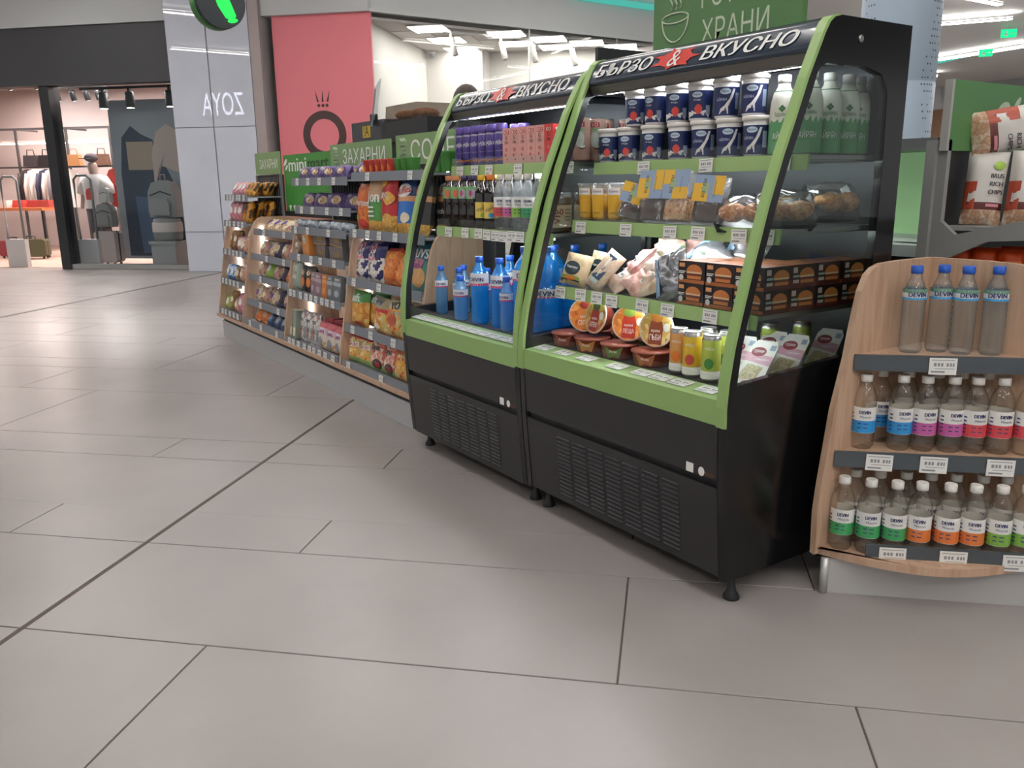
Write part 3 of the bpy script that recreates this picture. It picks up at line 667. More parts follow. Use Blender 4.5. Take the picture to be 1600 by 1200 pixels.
# --- deck of the larger fridge: soups, cans, sandwich wedges
def soup(idx, word, c1, c2, logo):
    r = Recipe('soup_bowl', 'bowl')
    b = r.p('bowl', MB().lathe([(.048, 0), (.052, .004), (.066, .060), (.073, .062), (.073, .066)], 24), mat('bowl_brown', '#7a3526', .4))
    r.p('rim', MB().lathe([(.073, .062), (.0745, .064), (.0745, .068), (.068, .0685)], 24), mat('rim_cream', '#e2d2ba', .4))
    up_ = lambda e: (lambda x, z: (x, z, .0685+e))
    m = MB(); t_poly(m, up_(.0004), ell(0, 0, .068, .068, 28)); lid = r.p('lid_print', m, pmat('soup_print_%d' % idx, c1, 55, 'voronoi', .4))
    m = MB(); t_poly(m, up_(.0010), [(-.030, -.062), (.026, -.063), (.030, .0), (.024, .03), (-.024, .03), (-.030, 0)]); r.p('name_panel', m, mat('soup_panel_%d' % idx, c2, .4), lid)
    m = MB(); t_text(m, up_(.0016), word, -.002, -.034, width=.048, height=.022, offset=.01); t_text(m, up_(.0016), 'крем', -.002, -.010, width=.036); r.p('lettering', m, LETTER, lid)
    m = MB(); t_poly(m, up_(.0014), ell(.0, .044, .026, .018)); r.p('logo_oval', m, mat('soup_logo_%d' % idx, logo, .4), lid)
    m = MB(); t_poly(m, up_(.0014), ell(.044, .008, .014, .017)); r.p('seal', m, mat('soup_seal', '#d9dad2', .5), lid)
    return r
SOUPS = [soup(0, 'СУПА', ['#e08a35', '#d8742a', '#f0a552', '#b85a1e'], '#d9812f', '#8c2b22'), soup(1, 'КРЕМ', ['#c4a45c', '#a88a44', '#b65a34'], '#8b2a20', '#3a4a30'), soup(2, 'ЛЕЩА', ['#dd8a3a', '#c9732a', '#e9a85a'], '#b2331f', '#7d9440'), soup(3, 'ГЪБИ', ['#c9a95f', '#b39148', '#dcc384'], '#7e3a1c', '#c77a34')]
for i, (x, tz, tx) in enumerate([(-2.715, .55, 1.30), (-2.600, -.05, 1.25), (-2.445, .60, 1.30), (-2.280, .42, 1.30)]):
    place(SOUPS[i], ['soup bowl with orange lid tilted forward, leftmost on the deck', 'soup bowl with maroon and green lid tilted sideways on the deck', 'soup bowl with orange lid and green logo tilted on the deck', 'soup bowl with olive lid tilted forward, nearest the yellow cans'][i], (x, 2.212, .858), 0, rot=(tx+.10, 0, tz), group='soup bowls on the fridge deck', scale=(.93, .93, .93))
SLV = [mat('sleeve_maroon', '#7a3028', .4), mat('sleeve_amber', '#b97a3f', .4), mat('sleeve_olive', '#5b6b3a', .4), mat('sleeve_rust', '#a85f3c', .4)]
for i, x in enumerate([-2.775, -2.62, -2.455, -2.275]):
    r = Recipe('soup_bowl', 'bowl'); b = r.p('bowl', MB().lathe([(.058, 0), (.062, .004), (.071, .050), (.075, .051), (.075, .055)], 24), mat('bowl_brown', '#7a3526', .4))
    m = MB(); sf = s_cyl(lambda z: .0622+.0095*(z-.004)/.046, .0012); t_poly(m, sf, [(-.040, .050), (-.022, .004), (.022, .004), (.040, .050)], rings=4); k = r.p('paper_sleeve', m, SLV[i], b)
    m = MB(); t_text(m, s_cyl(lambda z: .0622+.0095*(z-.004)/.046, .0022), 'Рози', 0, .032, width=.03); r.p('sleeve_lettering', m, LETTER, b)
    r.p('lid', MB().lathe([(.0745, .054), (.0745, .057), (.02, .0575)], 24), mat('bowl_lid', '#8b4a38', .35))
    place(r, f'{ORD[i]} upright brown soup bowl from left in the bottom row of the deck', (x, 2.150, .731), .5, group='upright soup bowls')
    place(r, f'{ORD[i]} upright brown soup bowl from left in the row behind the tilted bowls', (x+.02, 2.33, .731), -.5, group='upright soup bowls at the back')
def can(name, c, fruit):
    r = Recipe(name, 'can'); r.rad = .0330
    r.p('can_body', MB().lathe([(.025, 0), (.030, .006), (.033, .012), (.033, .146), (.029, .158), (.0275, .160)], 22, mis=[1, 1, 0, 1, 1]), [c, STEEL])
    r.p('can_top', MB().lathe([(.0285, .158), (.0295, .161), (.0295, .163), (.027, .163), (.0265, .1595), (.004, .1595)], 22), STEEL)
    band(r, -.06, .06, .013, .040, LETTER, 0, 'white_band', n=20)
    m = MB(); t_poly(m, s_cyl(.033, .0022), ell(0, .066, .017, .019)); r.p('fruit_picture', m, fruit, 0)
    lettering(r, 'ФРЕШ', 0, .118, .034, LETTER, 0, e=.0016)
    return r
CY, CG, CO = can('drink_can', mat('can_yellow', '#e0b93a', .32, .2), mat('fruit_red', '#b8463c', .4)), can('drink_can', mat('can_lime', '#b4c455', .32, .2), mat('fruit_green', '#3f7a3a', .4)), can('drink_can', mat('can_peach', '#dca060', .32, .2), ORANGE)
for i, (rc, x, y, lb) in enumerate([(CO, -2.115, 2.135, 'peach drink can, leftmost of the cans on the deck'), (CY, -2.040, 2.125, 'yellow drink can with red fruit in the front of the cans'), (CG, -1.952, 2.125, 'lime green drink can with green fruit in the front of the cans'), (CG, -1.97, 2.225, 'lime green drink can behind the front lime can'), (CY, -2.06, 2.225, 'yellow drink can behind the front yellow can'), (CG, -1.99, 2.47, 'lime green drink can standing behind the sandwich wedges'), (CG, -1.95, 2.60, 'lime green drink can furthest back behind the sandwich wedges'), (CG, -2.01, 2.315, 'lime green drink can in the third row of cans')]):
    place(rc, lb, (x, y, .731), .45+rnd.uniform(-.2, .2), group='drink cans on the fridge deck')
def wedge():
    r = Recipe('sandwich_wedge', 'sandwich'); t = .062
    tri = [(0, 0), (.115, 0), (0, .185)]      # (depth, height)
    m = MB().prism([(-.004, 0), (.105, 0), (-.004, .185)], 'x', -t/2, t/2); body = r.p('wedge_box', m, mat('wedge_card', '#ded3c8', .5))
    sf = s_flat(-.004, .0008); sf2 = s_flat(-.004, .0014); W = .048
    m = MB(); pts = [(-W, .0), (W, .0), (W, .165), (W-.012, .190), (-W+.012, .190), (-W, .165)]
    f = MB().prism(pts, 'y', -.0075, -.004); face = r.p('face_card', f, mat('wedge_face', '#ece5df', .45))
    s1 = s_flat(-.0075, .0006); s2 = s_flat(-.0075, .0012)
    m = MB(); t_poly(m, s1, [(-W, .10), (W, .085), (W, .125), (-W, .135)], rings=1); r.p('pink_band', m, mat('wedge_pink', '#d7a2b4', .5), face)
    m = MB(); t_poly(m, s2, ell(-.012, .140, .027, .020)); r.p('logo_oval', m, mat('wedge_maroon', '#8a2c39', .45), face)
    m = MB(); t_text(m, s_flat(-.0075, .002), 'гурме', -.012, .140, width=.038, height=.014); t_text(m, s2, 'сандвич', .012, .108, width=.05); r.p('lettering', m, LETTER, face)
    m = MB(); t_poly(m, s1, [(-.040, .020), (.020, .026), (.030, .078), (-.030, .088), (-.040, .05)], rings=2); r.p('window', m, pmat('wedge_bread', ['#cbb994', '#b7a074', '#ddd0b0', '#a9a06a'], 70, 'noise', .5, False), face)
    m = MB(); t_rect(m, s2, .022, .042, .150, .172, 0, 1); r.p('small_print', m, [mat('label_greyblue', '#9aa8bd', .4)], face)
    m = MB(); t_poly(m, s1, ell(.0, .010, .022, .009)); r.p('ham_picture', m, mat('ham_pink', '#d0605e', .5), face)
    return r
WED = wedge()
for i, (x, y, z, rz, rx) in enumerate([(-1.925, 2.175, .731, .22, -.80), (-1.828, 2.165, .731, .20, -.82), (-1.925, 2.335, .731, .20, -.80), (-1.832, 2.335, .731, .20, -.80), (-1.832, 2.53, .731, .22, -.80)]):
    place(WED, ['white and pink sandwich wedge beside the lime cans, leftmost', 'white and pink sandwich wedge in the lower front corner of the side window', 'white and pink sandwich wedge half hidden, third from the front', 'white and pink sandwich wedge in the middle of the side window', 'white and pink sandwich wedge furthest back in the side window'][i], (x, y, z), 0, rot=(rx, 0, rz), group='sandwich wedges on the fridge deck')

# ------------------------------------------------------------------ smaller fridge
PUR = bottle('milk_drink_bottle', .195, .033, mat('cap_purple', '#5d4a96', .35), mat('bottle_purple', '#4d3f87', .3), None, 0, 0, prof=[(.028, 0), (.033, .006), (.033, .125), (.031, .142), (.0285, .152), (.0285, .158)], capr=.0285, caph=.037)
PUR.p('silver_ring', MB().lathe([(.0305, .146), (.0305, .154)], 20, cap=False), mat('ring_silver', '#b9b4c4', .3, .5))
b = MB(); t_poly(b, s_cyl(.033, .0012), [(-.05, .004), (.05, .004), (.05, .046), (.02, .034), (-.01, .028), (-.05, .030)], rings=3); PUR.p('caramel_splash', b, mat('caramel_print', '#a85a2c', .4), 0)
lettering(PUR, 'Milka', 0, .105, .046, LETTER, 0, height=.022, rot=.25); lettering(PUR, 'choco milk', 0, .066, .034, mat('lettering_lilac', '#c9c0dd', .5), 0, name='small_lettering')
for i, x in enumerate([-3.955, -3.880, -3.805, -3.730, -3.655, -3.572]):
    place(PUR, f'{ORD[i]} purple chocolate milk bottle from left on upper shelf of smaller fridge', (x, 2.345, 1.4905), .72+rnd.uniform(-.1, .1), group='purple milk bottles')
for i, x in enumerate([-3.60, -3.53]): place(PUR, f'{ORD[i]} purple milk bottle from left in the back row of smaller fridge', (x, 2.45, 1.4905), -.7, group='purple milk bottles')
def pinkcarton(c, nm):
    return carton('drink_carton', 'carton', .058, .058, .165, c, [('rect', .18, .82, .82, .93, RED), ('text', 'KO', .5, .875, .5, LETTER), ('text', 'Ц', .5, .73, .22, INK), ('text', 'ЛА', .5, .60, .42, INK), ('ell', .5, .40, .16, .05, mat('print_coral', '#c77368', .5)), ('ell', .42, .24, .10, .04, RED), ('ell', .62, .12, .07, .03, BROWN)], mat('carton_top', '#e6c3b8', .4), sides=('f', 'r'))
PKC = pinkcarton(mat('carton_pink', '#dea59b', .4), 0); RDC = pinkcarton(mat('carton_red', '#d8433f', .4), 1)
for i, x in enumerate([-3.487, -3.418, -3.350, -3.282, -3.214]):
    place(PKC, f'{ORD[i]} tall pink drink carton from left on upper shelf of smaller fridge', (x, 2.345, 1.4905), .12, group='pink drink cartons')
place(RDC, 'single red drink carton beside the pink cartons, partly behind green fridge edge', (-3.146, 2.345, 1.4905), .12)
place(carton('drink_carton', 'carton', .05, .05, .11, TEAL, []), 'small teal drink carton between red carton and coconut cans', (-3.083, 2.345, 1.4905), -.25)
COC = Recipe('coconut_can', 'can'); COC.rad = .036
COC.p('can_body', MB().lathe([(.030, 0), (.036, .008), (.036, .168), (.032, .176), (.031, .177)], 22), mat('can_blush', '#d4a59b', .35))
COC.p('can_top', MB().lathe([(.0315, .175), (.033, .177), (.033, .179), (.004, .178)], 22), STEEL)
band(COC, -.022, .022, .140, .160, RED, 0, 'brand_box'); lettering(COC, 'KO', 0, .150, .028, LETTER, 0, e=.002)
b = MB(); t_poly(b, s_cyl(.036, .0012), ell(0, .090, .021, .034), rings=3); COC.p('coconut_oval', b, mat('coco_white', '#dfe3e0', .4), 0)
b = MB(); t_poly(b, s_cyl(.036, .0012), ell(.004, .128, .018, .010)); COC.p('green_leaf', b, mat('leaf_pale', '#a9c59a', .4), 0)
b = MB(); t_poly(b, s_cyl(.036, .0020), ell(.012, .056, .016, .008)); t_poly(b, s_cyl(.036, .0024), ell(.012, .059, .014, .006), 1); COC.p('coconut_half', b, [BROWN, LETTER], 0)
for i, (x, y) in enumerate([(-3.030, 2.355), (-2.955, 2.355), (-3.02, 2.435), (-2.95, 2.435), (-2.99, 2.52), (-2.95, 2.60)]):
    place(COC, f'{ORD[i]} blush coconut drink can seen behind the green dividing edge', (x, y, 1.4905), .7+rnd.uniform(-.1, .1), group='coconut drink cans')
TEA = clear('tea_bottle', '#5a3a28', .35, .06, .45, '#3a2118'); COLAB = clear('cola_bottle', '#2a1511', .4, .06, .6, '#1c0f0c')
def softdrink(capc, body, lab, spots, z0=.140, z1=.200, text=None):
    r = bottle('drink_bottle', .255, .034, capc, body, lab, z0, z1, capr=.0185, caph=.024)
    for s in spots: 
        b = MB(); t_poly(b, s_cyl(.0346, .0012), ell(*s[:4]), rings=2); r.p('fruit_picture', b, s[4], r.lab)
    if text: lettering(r, text[0], 0, text[1], text[2], text[3], r.lab, rot=text[4] if len(text) > 4 else 0, e=.0028)
    return r
NECKP = [(.030, 0), (.034, .01), (.034, .14), (.034, .20)]
GLAB = mat('label_leafgreen', '#7fae74', .4)
SD = [softdrink(mat('cap_peach', '#d08a5c', .4), TEA, GLAB, [(0, .165, .016, .020, mat('peach_print', '#d9774f', .4))]), softdrink(mat('cap_plum', '#342a55', .4), TEA, GLAB, [(0, .165, .020, .022, mat('lilac_print', '#b9a9c4', .4)), (-.006, .166, .010, .016, mat('plum_print', '#a83a68', .4))]),
      softdrink(mat('cap_yellow', '#e3b83a', .4), COLAB, mat('label_yellow2', '#e8cc63', .4), [(.012, .062, .014, .012, LIME)], .048, .125, ('Чай', .092, .045, NAVY, .5)), softdrink(mat('cap_orange', '#e87f32', .4), COLAB, mat('label_yellow2', '#e8cc63', .4), [(.012, .062, .014, .012, SKY)], .048, .125, ('Чай', .092, .045, NAVY, .5))]
def flav(c, h=.255, top=.150, bot=.060, txt='DEVIN', body=PET, rad=.034, sub='Minerals'):
    r = bottle('flavoured_water_bottle', h, rad, mat('cap_white', '#e8e6e0', .4), body, PAPER, bot, top, capr=.0185, caph=.024, prof=[(rad*.82, 0), (rad, .012), (rad*.97, .035), (rad, bot), (rad, h*.66), (rad*.94, h*.72), (rad*.74, h*.80), (.018, h*.87), (.0165, h-.024)])
    mid = bot+(top-bot)*.48
    band(r, -PI*rad*.99, PI*rad*.99, bot+.001, mid, c, r.lab, n=20)
    lettering(r, txt, .006, top-.017, .036, mat('devin_navy', '#23275e', .5), r.lab, height=.0115, e=.0016, off=.02)
    lettering(r, sub, .009, top-.033, .036, mat('devin_navy', '#23275e', .5), r.lab, name='small_lettering', e=.0016)
    b = MB()
    for k in range(4): t_rect(b, s_cyl(rad, .0018), -.016+.019*(k % 2), -.004+.021*(k % 2), mid-.012-.014*(k//2), mid-.008-.014*(k//2), 0, 2)
    for k in range(5): t_rect(b, s_cyl(rad, .0018), -.046, -.034, bot+.012+.013*k, bot+.017+.013*k, 0, 2)
    r.p('small_print', b, mat('fine_print', '#3d4470', .6), r.lab)
    return r
FW = {k: flav(mat('flavour_'+k, c, .4)) for k, c in dict(red='#cf4d49', pink='#cf6aa0', lime='#8fbf4f', green='#3f9e63').items()}
seq = [(SD[0], 'brown tea bottle with peach cap and peach picture, first from left'), (SD[0], 'brown tea bottle with peach cap and peach picture, second from left'), (SD[1], 'brown tea bottle with plum cap, left of the two plum caps'), (SD[1], 'brown tea bottle with plum cap, right of the two plum caps'), (SD[2], 'dark drink bottle with yellow cap and yellow label on middle shelf'), (SD[3], 'dark drink bottle with orange cap and yellow label on middle shelf'), (FW['red'], 'clear water bottle with red label on middle shelf of smaller fridge'), (FW['pink'], 'clear water bottle with pink label on middle shelf of smaller fridge'), (FW['lime'], 'clear water bottle with lime label on middle shelf of smaller fridge'), (FW['green'], 'clear water bottle with green label beside the green dividing edge')]
for (rc, lb), x in zip(seq, [-3.930, -3.850, -3.773, -3.697, -3.612, -3.530, -3.440, -3.365, -3.290, -3.212]):
    place(rc, lb, (x, 2.250, 1.1865), .78+rnd.uniform(-.12, .12), group='drink bottles on the middle shelf')
backseq = [SD[2], SD[3], FW['red'], FW['pink'], FW['lime'], FW['green']]
for i, x in enumerate([-3.60, -3.51, -3.42, -3.34, -3.26, -3.18]):
    place(backseq[i], ['dark drink bottle with yellow cap in the back row', 'dark drink bottle with orange cap in the back row', 'clear water bottle with red label in the back row', 'clear water bottle with pink label in the back row', 'clear water bottle with lime label in the back row', 'clear water bottle with green label in the back row'][i], (x, 2.345, 1.1865), -.7, group='drink bottles in the back row')
TUB = Recipe('protein_tub', 'tub'); TUB.rad = .068
TUB.p('tub_body', MB().lathe([(.062, 0), (.068, .008), (.068, .135), (.060, .150)], 26), clear('tub_brown', '#a5866c', .3, .08, .5, '#6b5145'))
TUB.p('lid', MB().lathe([(.062, .148), (.069, .150), (.069, .168), (.06, .172), (.02, .172)], 26), FILM)
lb_ = TUB.p('paper_label', MB().lathe([(.0686, .022), (.0686, .118)], 26, cap=False), mat('label_kraft', '#b9a98f', .55))
lettering(TUB, 'vig', .004, .070, .066, mat('lettering_maroon', '#7d2a3c', .5), lb_, rot=PI/2, e=.002); b = MB()
for k in range(4): t_rect(b, s_cyl(.068, .002), .040, .074, .052+.015*k, .055+.015*k, 0, 3)
TUB.p('small_print', b, INK, lb_)
for i, (x, y) in enumerate([(-3.045, 2.285), (-2.99, 2.43), (-3.05, 2.58)]): place(TUB, ['brown tub with kraft label just behind the green dividing edge', 'brown tub with kraft label, second from the front', 'brown tub with kraft label at the back of the shelf'][i], (x, y, 1.1865), .95, group='brown tubs')
# water bottles on the deck
BLU = clear('blue_water', '#93e0ff', .35, .06, .5, '#22aeff'); PALEB = clear('pale_water', '#cdebfd', .35, .06, .36, '#86caff'); CAPB = mat('cap_blue', '#1f56b8', .35)
def water(h, rad, body, ribs, name='water_bottle', lz=(.56, .70), tw=.06, pink=True):
    r = bottle(name, h, rad, CAPB, body, mat('water_label', '#e6e9ef', .4), h*lz[0], h*lz[1], ribs=ribs, capr=min(.019, rad*.5), caph=.024, n=22)
    if pink: band(r, -PI*rad, PI*rad, h*lz[0], h*lz[0]+(lz[1]-lz[0])*h*.18, mat('label_rose', '#c8476a', .4), r.lab, n=20)
    else:
        band(r, -PI*rad, PI*rad, h*lz[0], h*lz[0]+.007, SKY, r.lab, n=20)
        band(r, -PI*rad, PI*rad, h*lz[1]-.012, h*lz[1], mat('label_hills', '#6f9a86', .5), r.lab, n=20, name='hill_picture')
    lettering(r, 'DEVIN', 0, h*(lz[0]*.5+lz[1]*.5), tw, mat('devin_navy', '#23275e', .5), r.lab, e=.002, off=.02)
    return r
W05 = water(.255, .033, PALEB, 7, tw=.05); W10 = water(.225, .037, PALEB, 6, tw=.05, lz=(.54, .70)); W15 = water(.330, .044, BLU, 9, tw=.07, lz=(.58, .76)); W20 = water(.395, .056, BLU, 10, tw=.085, lz=(.62, .74)); W60 = water(.40, .062, BLU, 11, tw=.09, lz=(.45, .55))
for i, (rc, x, y, lb) in enumerate([(W05, -3.905, 2.17, 'small water bottle with blue cap, leftmost on the fridge deck'), (W05, -3.855, 2.28, 'small water bottle behind the leftmost water bottle'), (W05, -3.735, 2.18, 'small water bottle, third from left on the deck'), (W10, -3.655, 2.14, 'short pale water bottle in front with plain label'), (W05, -3.70, 2.30, 'small water bottle in second row behind the short one'), (W05, -3.62, 2.28, 'small water bottle in second row left of the large bottle'), (W15, -3.495, 2.155, 'large blue water bottle in the middle of the deck'), (W15, -3.345, 2.175, 'large blue water bottle right of the middle one'), (W15, -3.44, 2.30, 'large blue water bottle in the second row, middle'), (W15, -3.30, 2.30, 'large blue water bottle in second row beside the tallest'), (W05, -3.235, 2.14, 'small blue capped bottle just left of the tallest bottle'), (W20, -3.135, 2.175, 'tallest blue water bottle beside the green dividing edge'), (W60, -3.003, 2.20, 'wide ribbed blue water bottle right of the dividing edge'), (W60, -3.003, 2.36, 'wide ribbed blue water bottle, second right of the dividing edge'), (W60, -3.003, 2.52, 'wide ribbed blue water bottle, third right of the dividing edge'), (W20, -3.12, 2.33, 'tall blue water bottle in second row behind the tallest')]):
    place(rc, lb, (x, y, .7275), .75+rnd.uniform(-.3, .3), group='water bottles on the fridge deck')

# ------------------------------------------------------------------ corner shelf unit with bottles
EX, EY = .70, .714
def bw(a, b_, z=0): return (EX*a+EY*b_, EY*a-EX*b_, z)       # a along the face, b outward
CQ = (-1.66, 2.907)
root = thing('corner_shelf', 'oak corner shelf unit with curved front holding rows of bottles', 'shelf', (CQ[0], CQ[1], 0)); oc = (CQ[0], CQ[1], 0)
prof = [(2.356, .140), (2.350, .294), (2.360, .385), (2.401, .649), (2.449, .818), (2.469, .924), (2.496, 1.039), (2.523, 1.09), (2.555, 1.112), (2.60, 1.124), (2.70, 1.128), (2.907, 1.128), (2.907, .140)]
part('side_panel', MB().prism(prof, 'x', -1.672, -1.650), WOODM, root, oc)
D0 = CQ[0]+2.907
profr = [(-(y-2.907)+CQ[0]-.0, z) for y, z in prof]
part('side_panel', MB().prism(profr, 'y', 2.895, 2.917), WOODM, root, oc)
def facepoly(bm, bow, a0, a1, n=14, zback=True):
    pts = []
    for i in range(n+1):
        t = i/n; a = a0+(a1-a0)*t; pts.append(bw(a, bm+bow*math.sin(PI*t))[:2])
    return pts
base = facepoly(-2.865, .135, .515, 1.262)+[(CQ[0]+.56, CQ[1]), (CQ[0], CQ[1]), (CQ[0], 2.36)]
part('base_board', MB().prism(base, 'z', .132, .160), WOODM, root, oc)
pl = [bw(.562, -2.83)[:2], bw(1.215, -2.83)[:2], (CQ[0]+.50, CQ[1]-.02), (CQ[0]+.03, CQ[1]-.02), (CQ[0]+.03, 2.42)]
part('plinth', MB().prism(pl, 'z', 0, .131), mat('plinth_laminate', '#b9b8b6', .35), root, oc)
c0 = bw(.562, -2.83)
part('corner_post', MB().lathe([(.014, 0), (.014, .132)], 14, (c0[0], c0[1], 0)), mat('plinth_corner', '#c9c8c6', .25, .4), root, oc)
RAILD = mat('dark_price_rail', '#4b5156', .35, .3)
def cshelf(z, bm, a0, a1, tags, zt=.05, board=True):
    p0, p1 = bw(a0, bm), bw(a1, bm)
    if board: pts = [p0[:2], p1[:2], (CQ[0]+.012+max(0, p1[0]-CQ[0]-.012), CQ[1]-.012), (CQ[0]+.012, CQ[1]-.012)]
    m = MB()
    if board: m.prism(pts, 'z', z-.016, z)
    else: m.prism([bw(a0, bm)[:2], bw(a1, bm)[:2], bw(a1, bm-.01)[:2], bw(a0, bm-.01)[:2]], 'z', z-.02, z-.005)
    sh = part('shelf', m, WOODM, root, oc)
    r = MB(); 
    q = [(bm+.002, z+.004), (bm+.012, z+.002), (bm+.016, z-zt), (bm+.010, z-zt)]
    vs = [bw(a0, p[0], p[1]) for p in q]+[bw(a1, p[0], p[1]) for p in q]
    r.add(vs, [(0, 1, 2, 3), (7, 6, 5, 4)]+[(i, 4+i, 4+(i+1) % 4, (i+1) % 4) for i in range(4)])
    part('price_rail', r, RAILD, sh, oc)
    for a in tags:
        P = bw(a, bm+.0185, z-.028); link('price_tag', TAGB, sh, (P[0]-oc[0], P[1]-oc[1], P[2]), (0, rnd.uniform(-.02, .02), TH))
    return sh
cshelf(.826, -2.925, .62, 1.18, [.895])
cshelf(.500, -2.878, .572, 1.225, [.715, .885, 1.09])
cshelf(.199, -2.806, .682, 1.215, [.766, .955, 1.148], board=False)
BWAT = water(.292, .037, clear('clear_spring_water', '#f8fdff', .22, .07, .07, '#dcebf4', edge='#9dbccf'), 8, tw=.058, lz=(.62, .74), pink=False)
for i, (a, b_) in enumerate([(.812, -3.00), (.905, -3.03), (.970, -2.995), (1.060, -2.99)]):
    place(BWAT, f'{ORD[i]} clear water bottle with blue cap from left, top of corner shelf', bw(a, b_, .8265), TH-.1+rnd.uniform(-.25, .2), group='water bottles on top of the corner shelf')
FB = {k: flav(mat('flavour_'+k, c, .4), .258, .148, .058, rad=.0385, body=clear('flavoured_clear', '#fffefb', .22, .07, .07, '#f4f2ec', edge='#bfbab0')) for k, c in dict(blue='#2f93d6', rose='#c963a4', coral='#d34b52', mint='#3f9e5c', amber='#dd7a3c', apple='#7db048').items()}
row2 = [('blue', .672), ('blue', .790), ('rose', .866), ('rose', .950), ('coral', 1.022), ('coral', 1.102), ('coral', 1.185)]
cnt = {}
for k, a in row2:
    n = cnt.get(k, 0); cnt[k] = n+1
    place(FB[k], f'{ORD[n]} {dict(blue="blue", rose="magenta", coral="coral red")[k]} flavoured water from left, front of middle corner shelf', bw(a, -2.945, .5005), TH-.15+rnd.uniform(-.2, .2), group='flavoured water on the middle corner shelf')
for i, (k, a) in enumerate([('blue', .742), ('blue', .83), ('rose', .925), ('coral', 1.0), ('coral', 1.085)]):
    place(FB[k], f'{ORD[i]} flavoured water bottle from left in back row of middle corner shelf', bw(a, -3.035, .5005), TH, group='flavoured water in the middle back row')
row3 = [('mint', .612, -2.862), ('mint', .694, -2.845), ('mint', .775, -2.838), ('amber', .852, -2.838), ('amber', .940, -2.838), ('amber', 1.018, -2.838), ('apple', 1.100, -2.842), ('apple', 1.180, -2.85)]
cnt = {}
for k, a, b_ in row3:
    n = cnt.get(k, 0); cnt[k] = n+1
    place(FB[k], f'{ORD[n]} {dict(mint="green", amber="orange", apple="lime")[k]} flavoured water from left, front of lowest corner shelf', bw(a, b_, .1605), TH-.15+rnd.uniform(-.25, .2), group='flavoured water at the bottom of the corner shelf')
for i, a in enumerate([.665, .745, .83, .91, .99, 1.075, 1.15]):
    place(FB[['mint', 'mint', 'mint', 'amber', 'amber', 'apple', 'apple'][i]], f'{ORD[i]} flavoured water bottle from left in back row at bottom of corner shelf', bw(a, -2.945, .1605), TH, group='flavoured water in the bottom back row')
# ------------------------------------------------------------------ snack gondola left of the fridges
GRAIL = mat('grey_price_rail', '#7c838c', .4, .15); DBACK = mat('gondola_back_dark', '#2a2c2b', .6); SIGNG = mat('sign_sage_green', '#7fa06a', .5); BOARDG = mat('board_green', '#3f8a37', .45)
LINEW = mat('sign_line', '#cfdcc4', .6)
pl = thing('gondola_plinth', 'long grey plinth with oak strip under the snack shelves', 'plinth', (-6.2, 2.4, 0)); op = (-6.2, 2.4, 0)
part('plinth_board', MB().box(-8.22, -4.03, 2.150, 2.60, 0, .150), mat('plinth_grey', '#bcbec0', .4), pl, op)
part('toe_recess', MB().box(-8.22, -4.03, 2.165, 2.60, .150, .196), DARK, pl, op)
part('base_strip', MB().box(-8.24, -4.02, 2.105, 2.60, .196, .222), WOODM, pl, op)
GPROF = [(2.118, .222), (2.150, .42), (2.186, .635), (2.242, .954), (2.262, 1.04), (2.294, 1.099), (2.325, 1.128), (2.36, 1.140), (2.60, 1.140), (2.60, .222)]
TAGS = tag_mesh(.058, .050)
def bay(label, x0, x1, shelves, top, left_panel=True, right_panel=False, board=None, backm=None, led=True):
    o = ((x0+x1)/2, 2.4, 0); root = thing('shelf_bay', label, 'shelf', o, group='snack shelf bays')
    if left_panel: part('side_panel', MB().prism(GPROF, 'x', x0-.030, x0-.008), WOODM, root, o)
    if right_panel: part('side_panel', MB().prism(GPROF, 'x', x1+.008, x1+.030), WOODM, root, o)
    part('back_panel', MB().box(x0-.008, x1+.008, 2.585, 2.60, .222, 1.138), backm or WOODM, root, o)
    if top > 1.15:
        part('upper_back', MB().box(x0-.008, x1+.008, 2.59, 2.605, 1.139, top), board or DBACK, root, o)
        if board is None:
            m = MB()
            for k in range(int((x1-x0)/.05)): m.box(x0+.02+k*.05, x0+.026+k*.05, 2.583, 2.59, 1.15, top-.02)
            part('wire_back', m, GREYD, root, o)
        for x in (x0-.004, x1-.022): part('upright', MB().box(x, x+.026, 2.572, 2.592, 1.139, top), GREYD, root, o)
    if led: part('light_strip', MB().box(x0-.006, x0+.004, 2.350, 2.362, .26, 1.06), LEDS, root, o)
    for z, y, tg in shelves:
        sh = part('shelf', MB().box(x0+.006, x1-.002, y+.004, 2.585, z-.014, z-.002), GREYM, root, o)
        part('price_rail', MB().prism([(y, z+.016), (y-.006, z-.040), (y, z-.040), (y+.005, z+.016)], 'x', x0+.002, x1-.002), GRAIL, sh, o)
        for xc in tg: link('price_tag', TAGS, sh, (xc-o[0], y-.0065-o[1], z-.012), (-.10, 0, 0))
    return root
def tg(x0, x1, n, j=.02): return [x0+(x1-x0)*(i+.5)/n+rnd.uniform(-j, j) for i in range(n)]
BO = bay('narrow snack bay with pink and orange bags at the far left end', -8.19, -7.50, [(.270, 2.125, tg(-8.15, -7.55, 5)), (.555, 2.160, tg(-8.15, -7.55, 5)), (.822, 2.205, tg(-8.15, -7.55, 5)), (1.080, 2.238, tg(-8.15, -7.55, 5)), (1.315, 2.268, tg(-8.15, -7.55, 6))], 1.50)
BA = bay('snack bay below the green minimart board', -7.44, -6.41, [(.260, 2.130, [-7.25, -6.95, -6.55]), (.430, 2.172, [-7.05, -6.6]), (.645, 2.207, [-7.1, -6.62]), (.820, 2.240, [-7.0, -6.58]), (1.030, 2.282, [-7.15, -6.65])], 1.14)
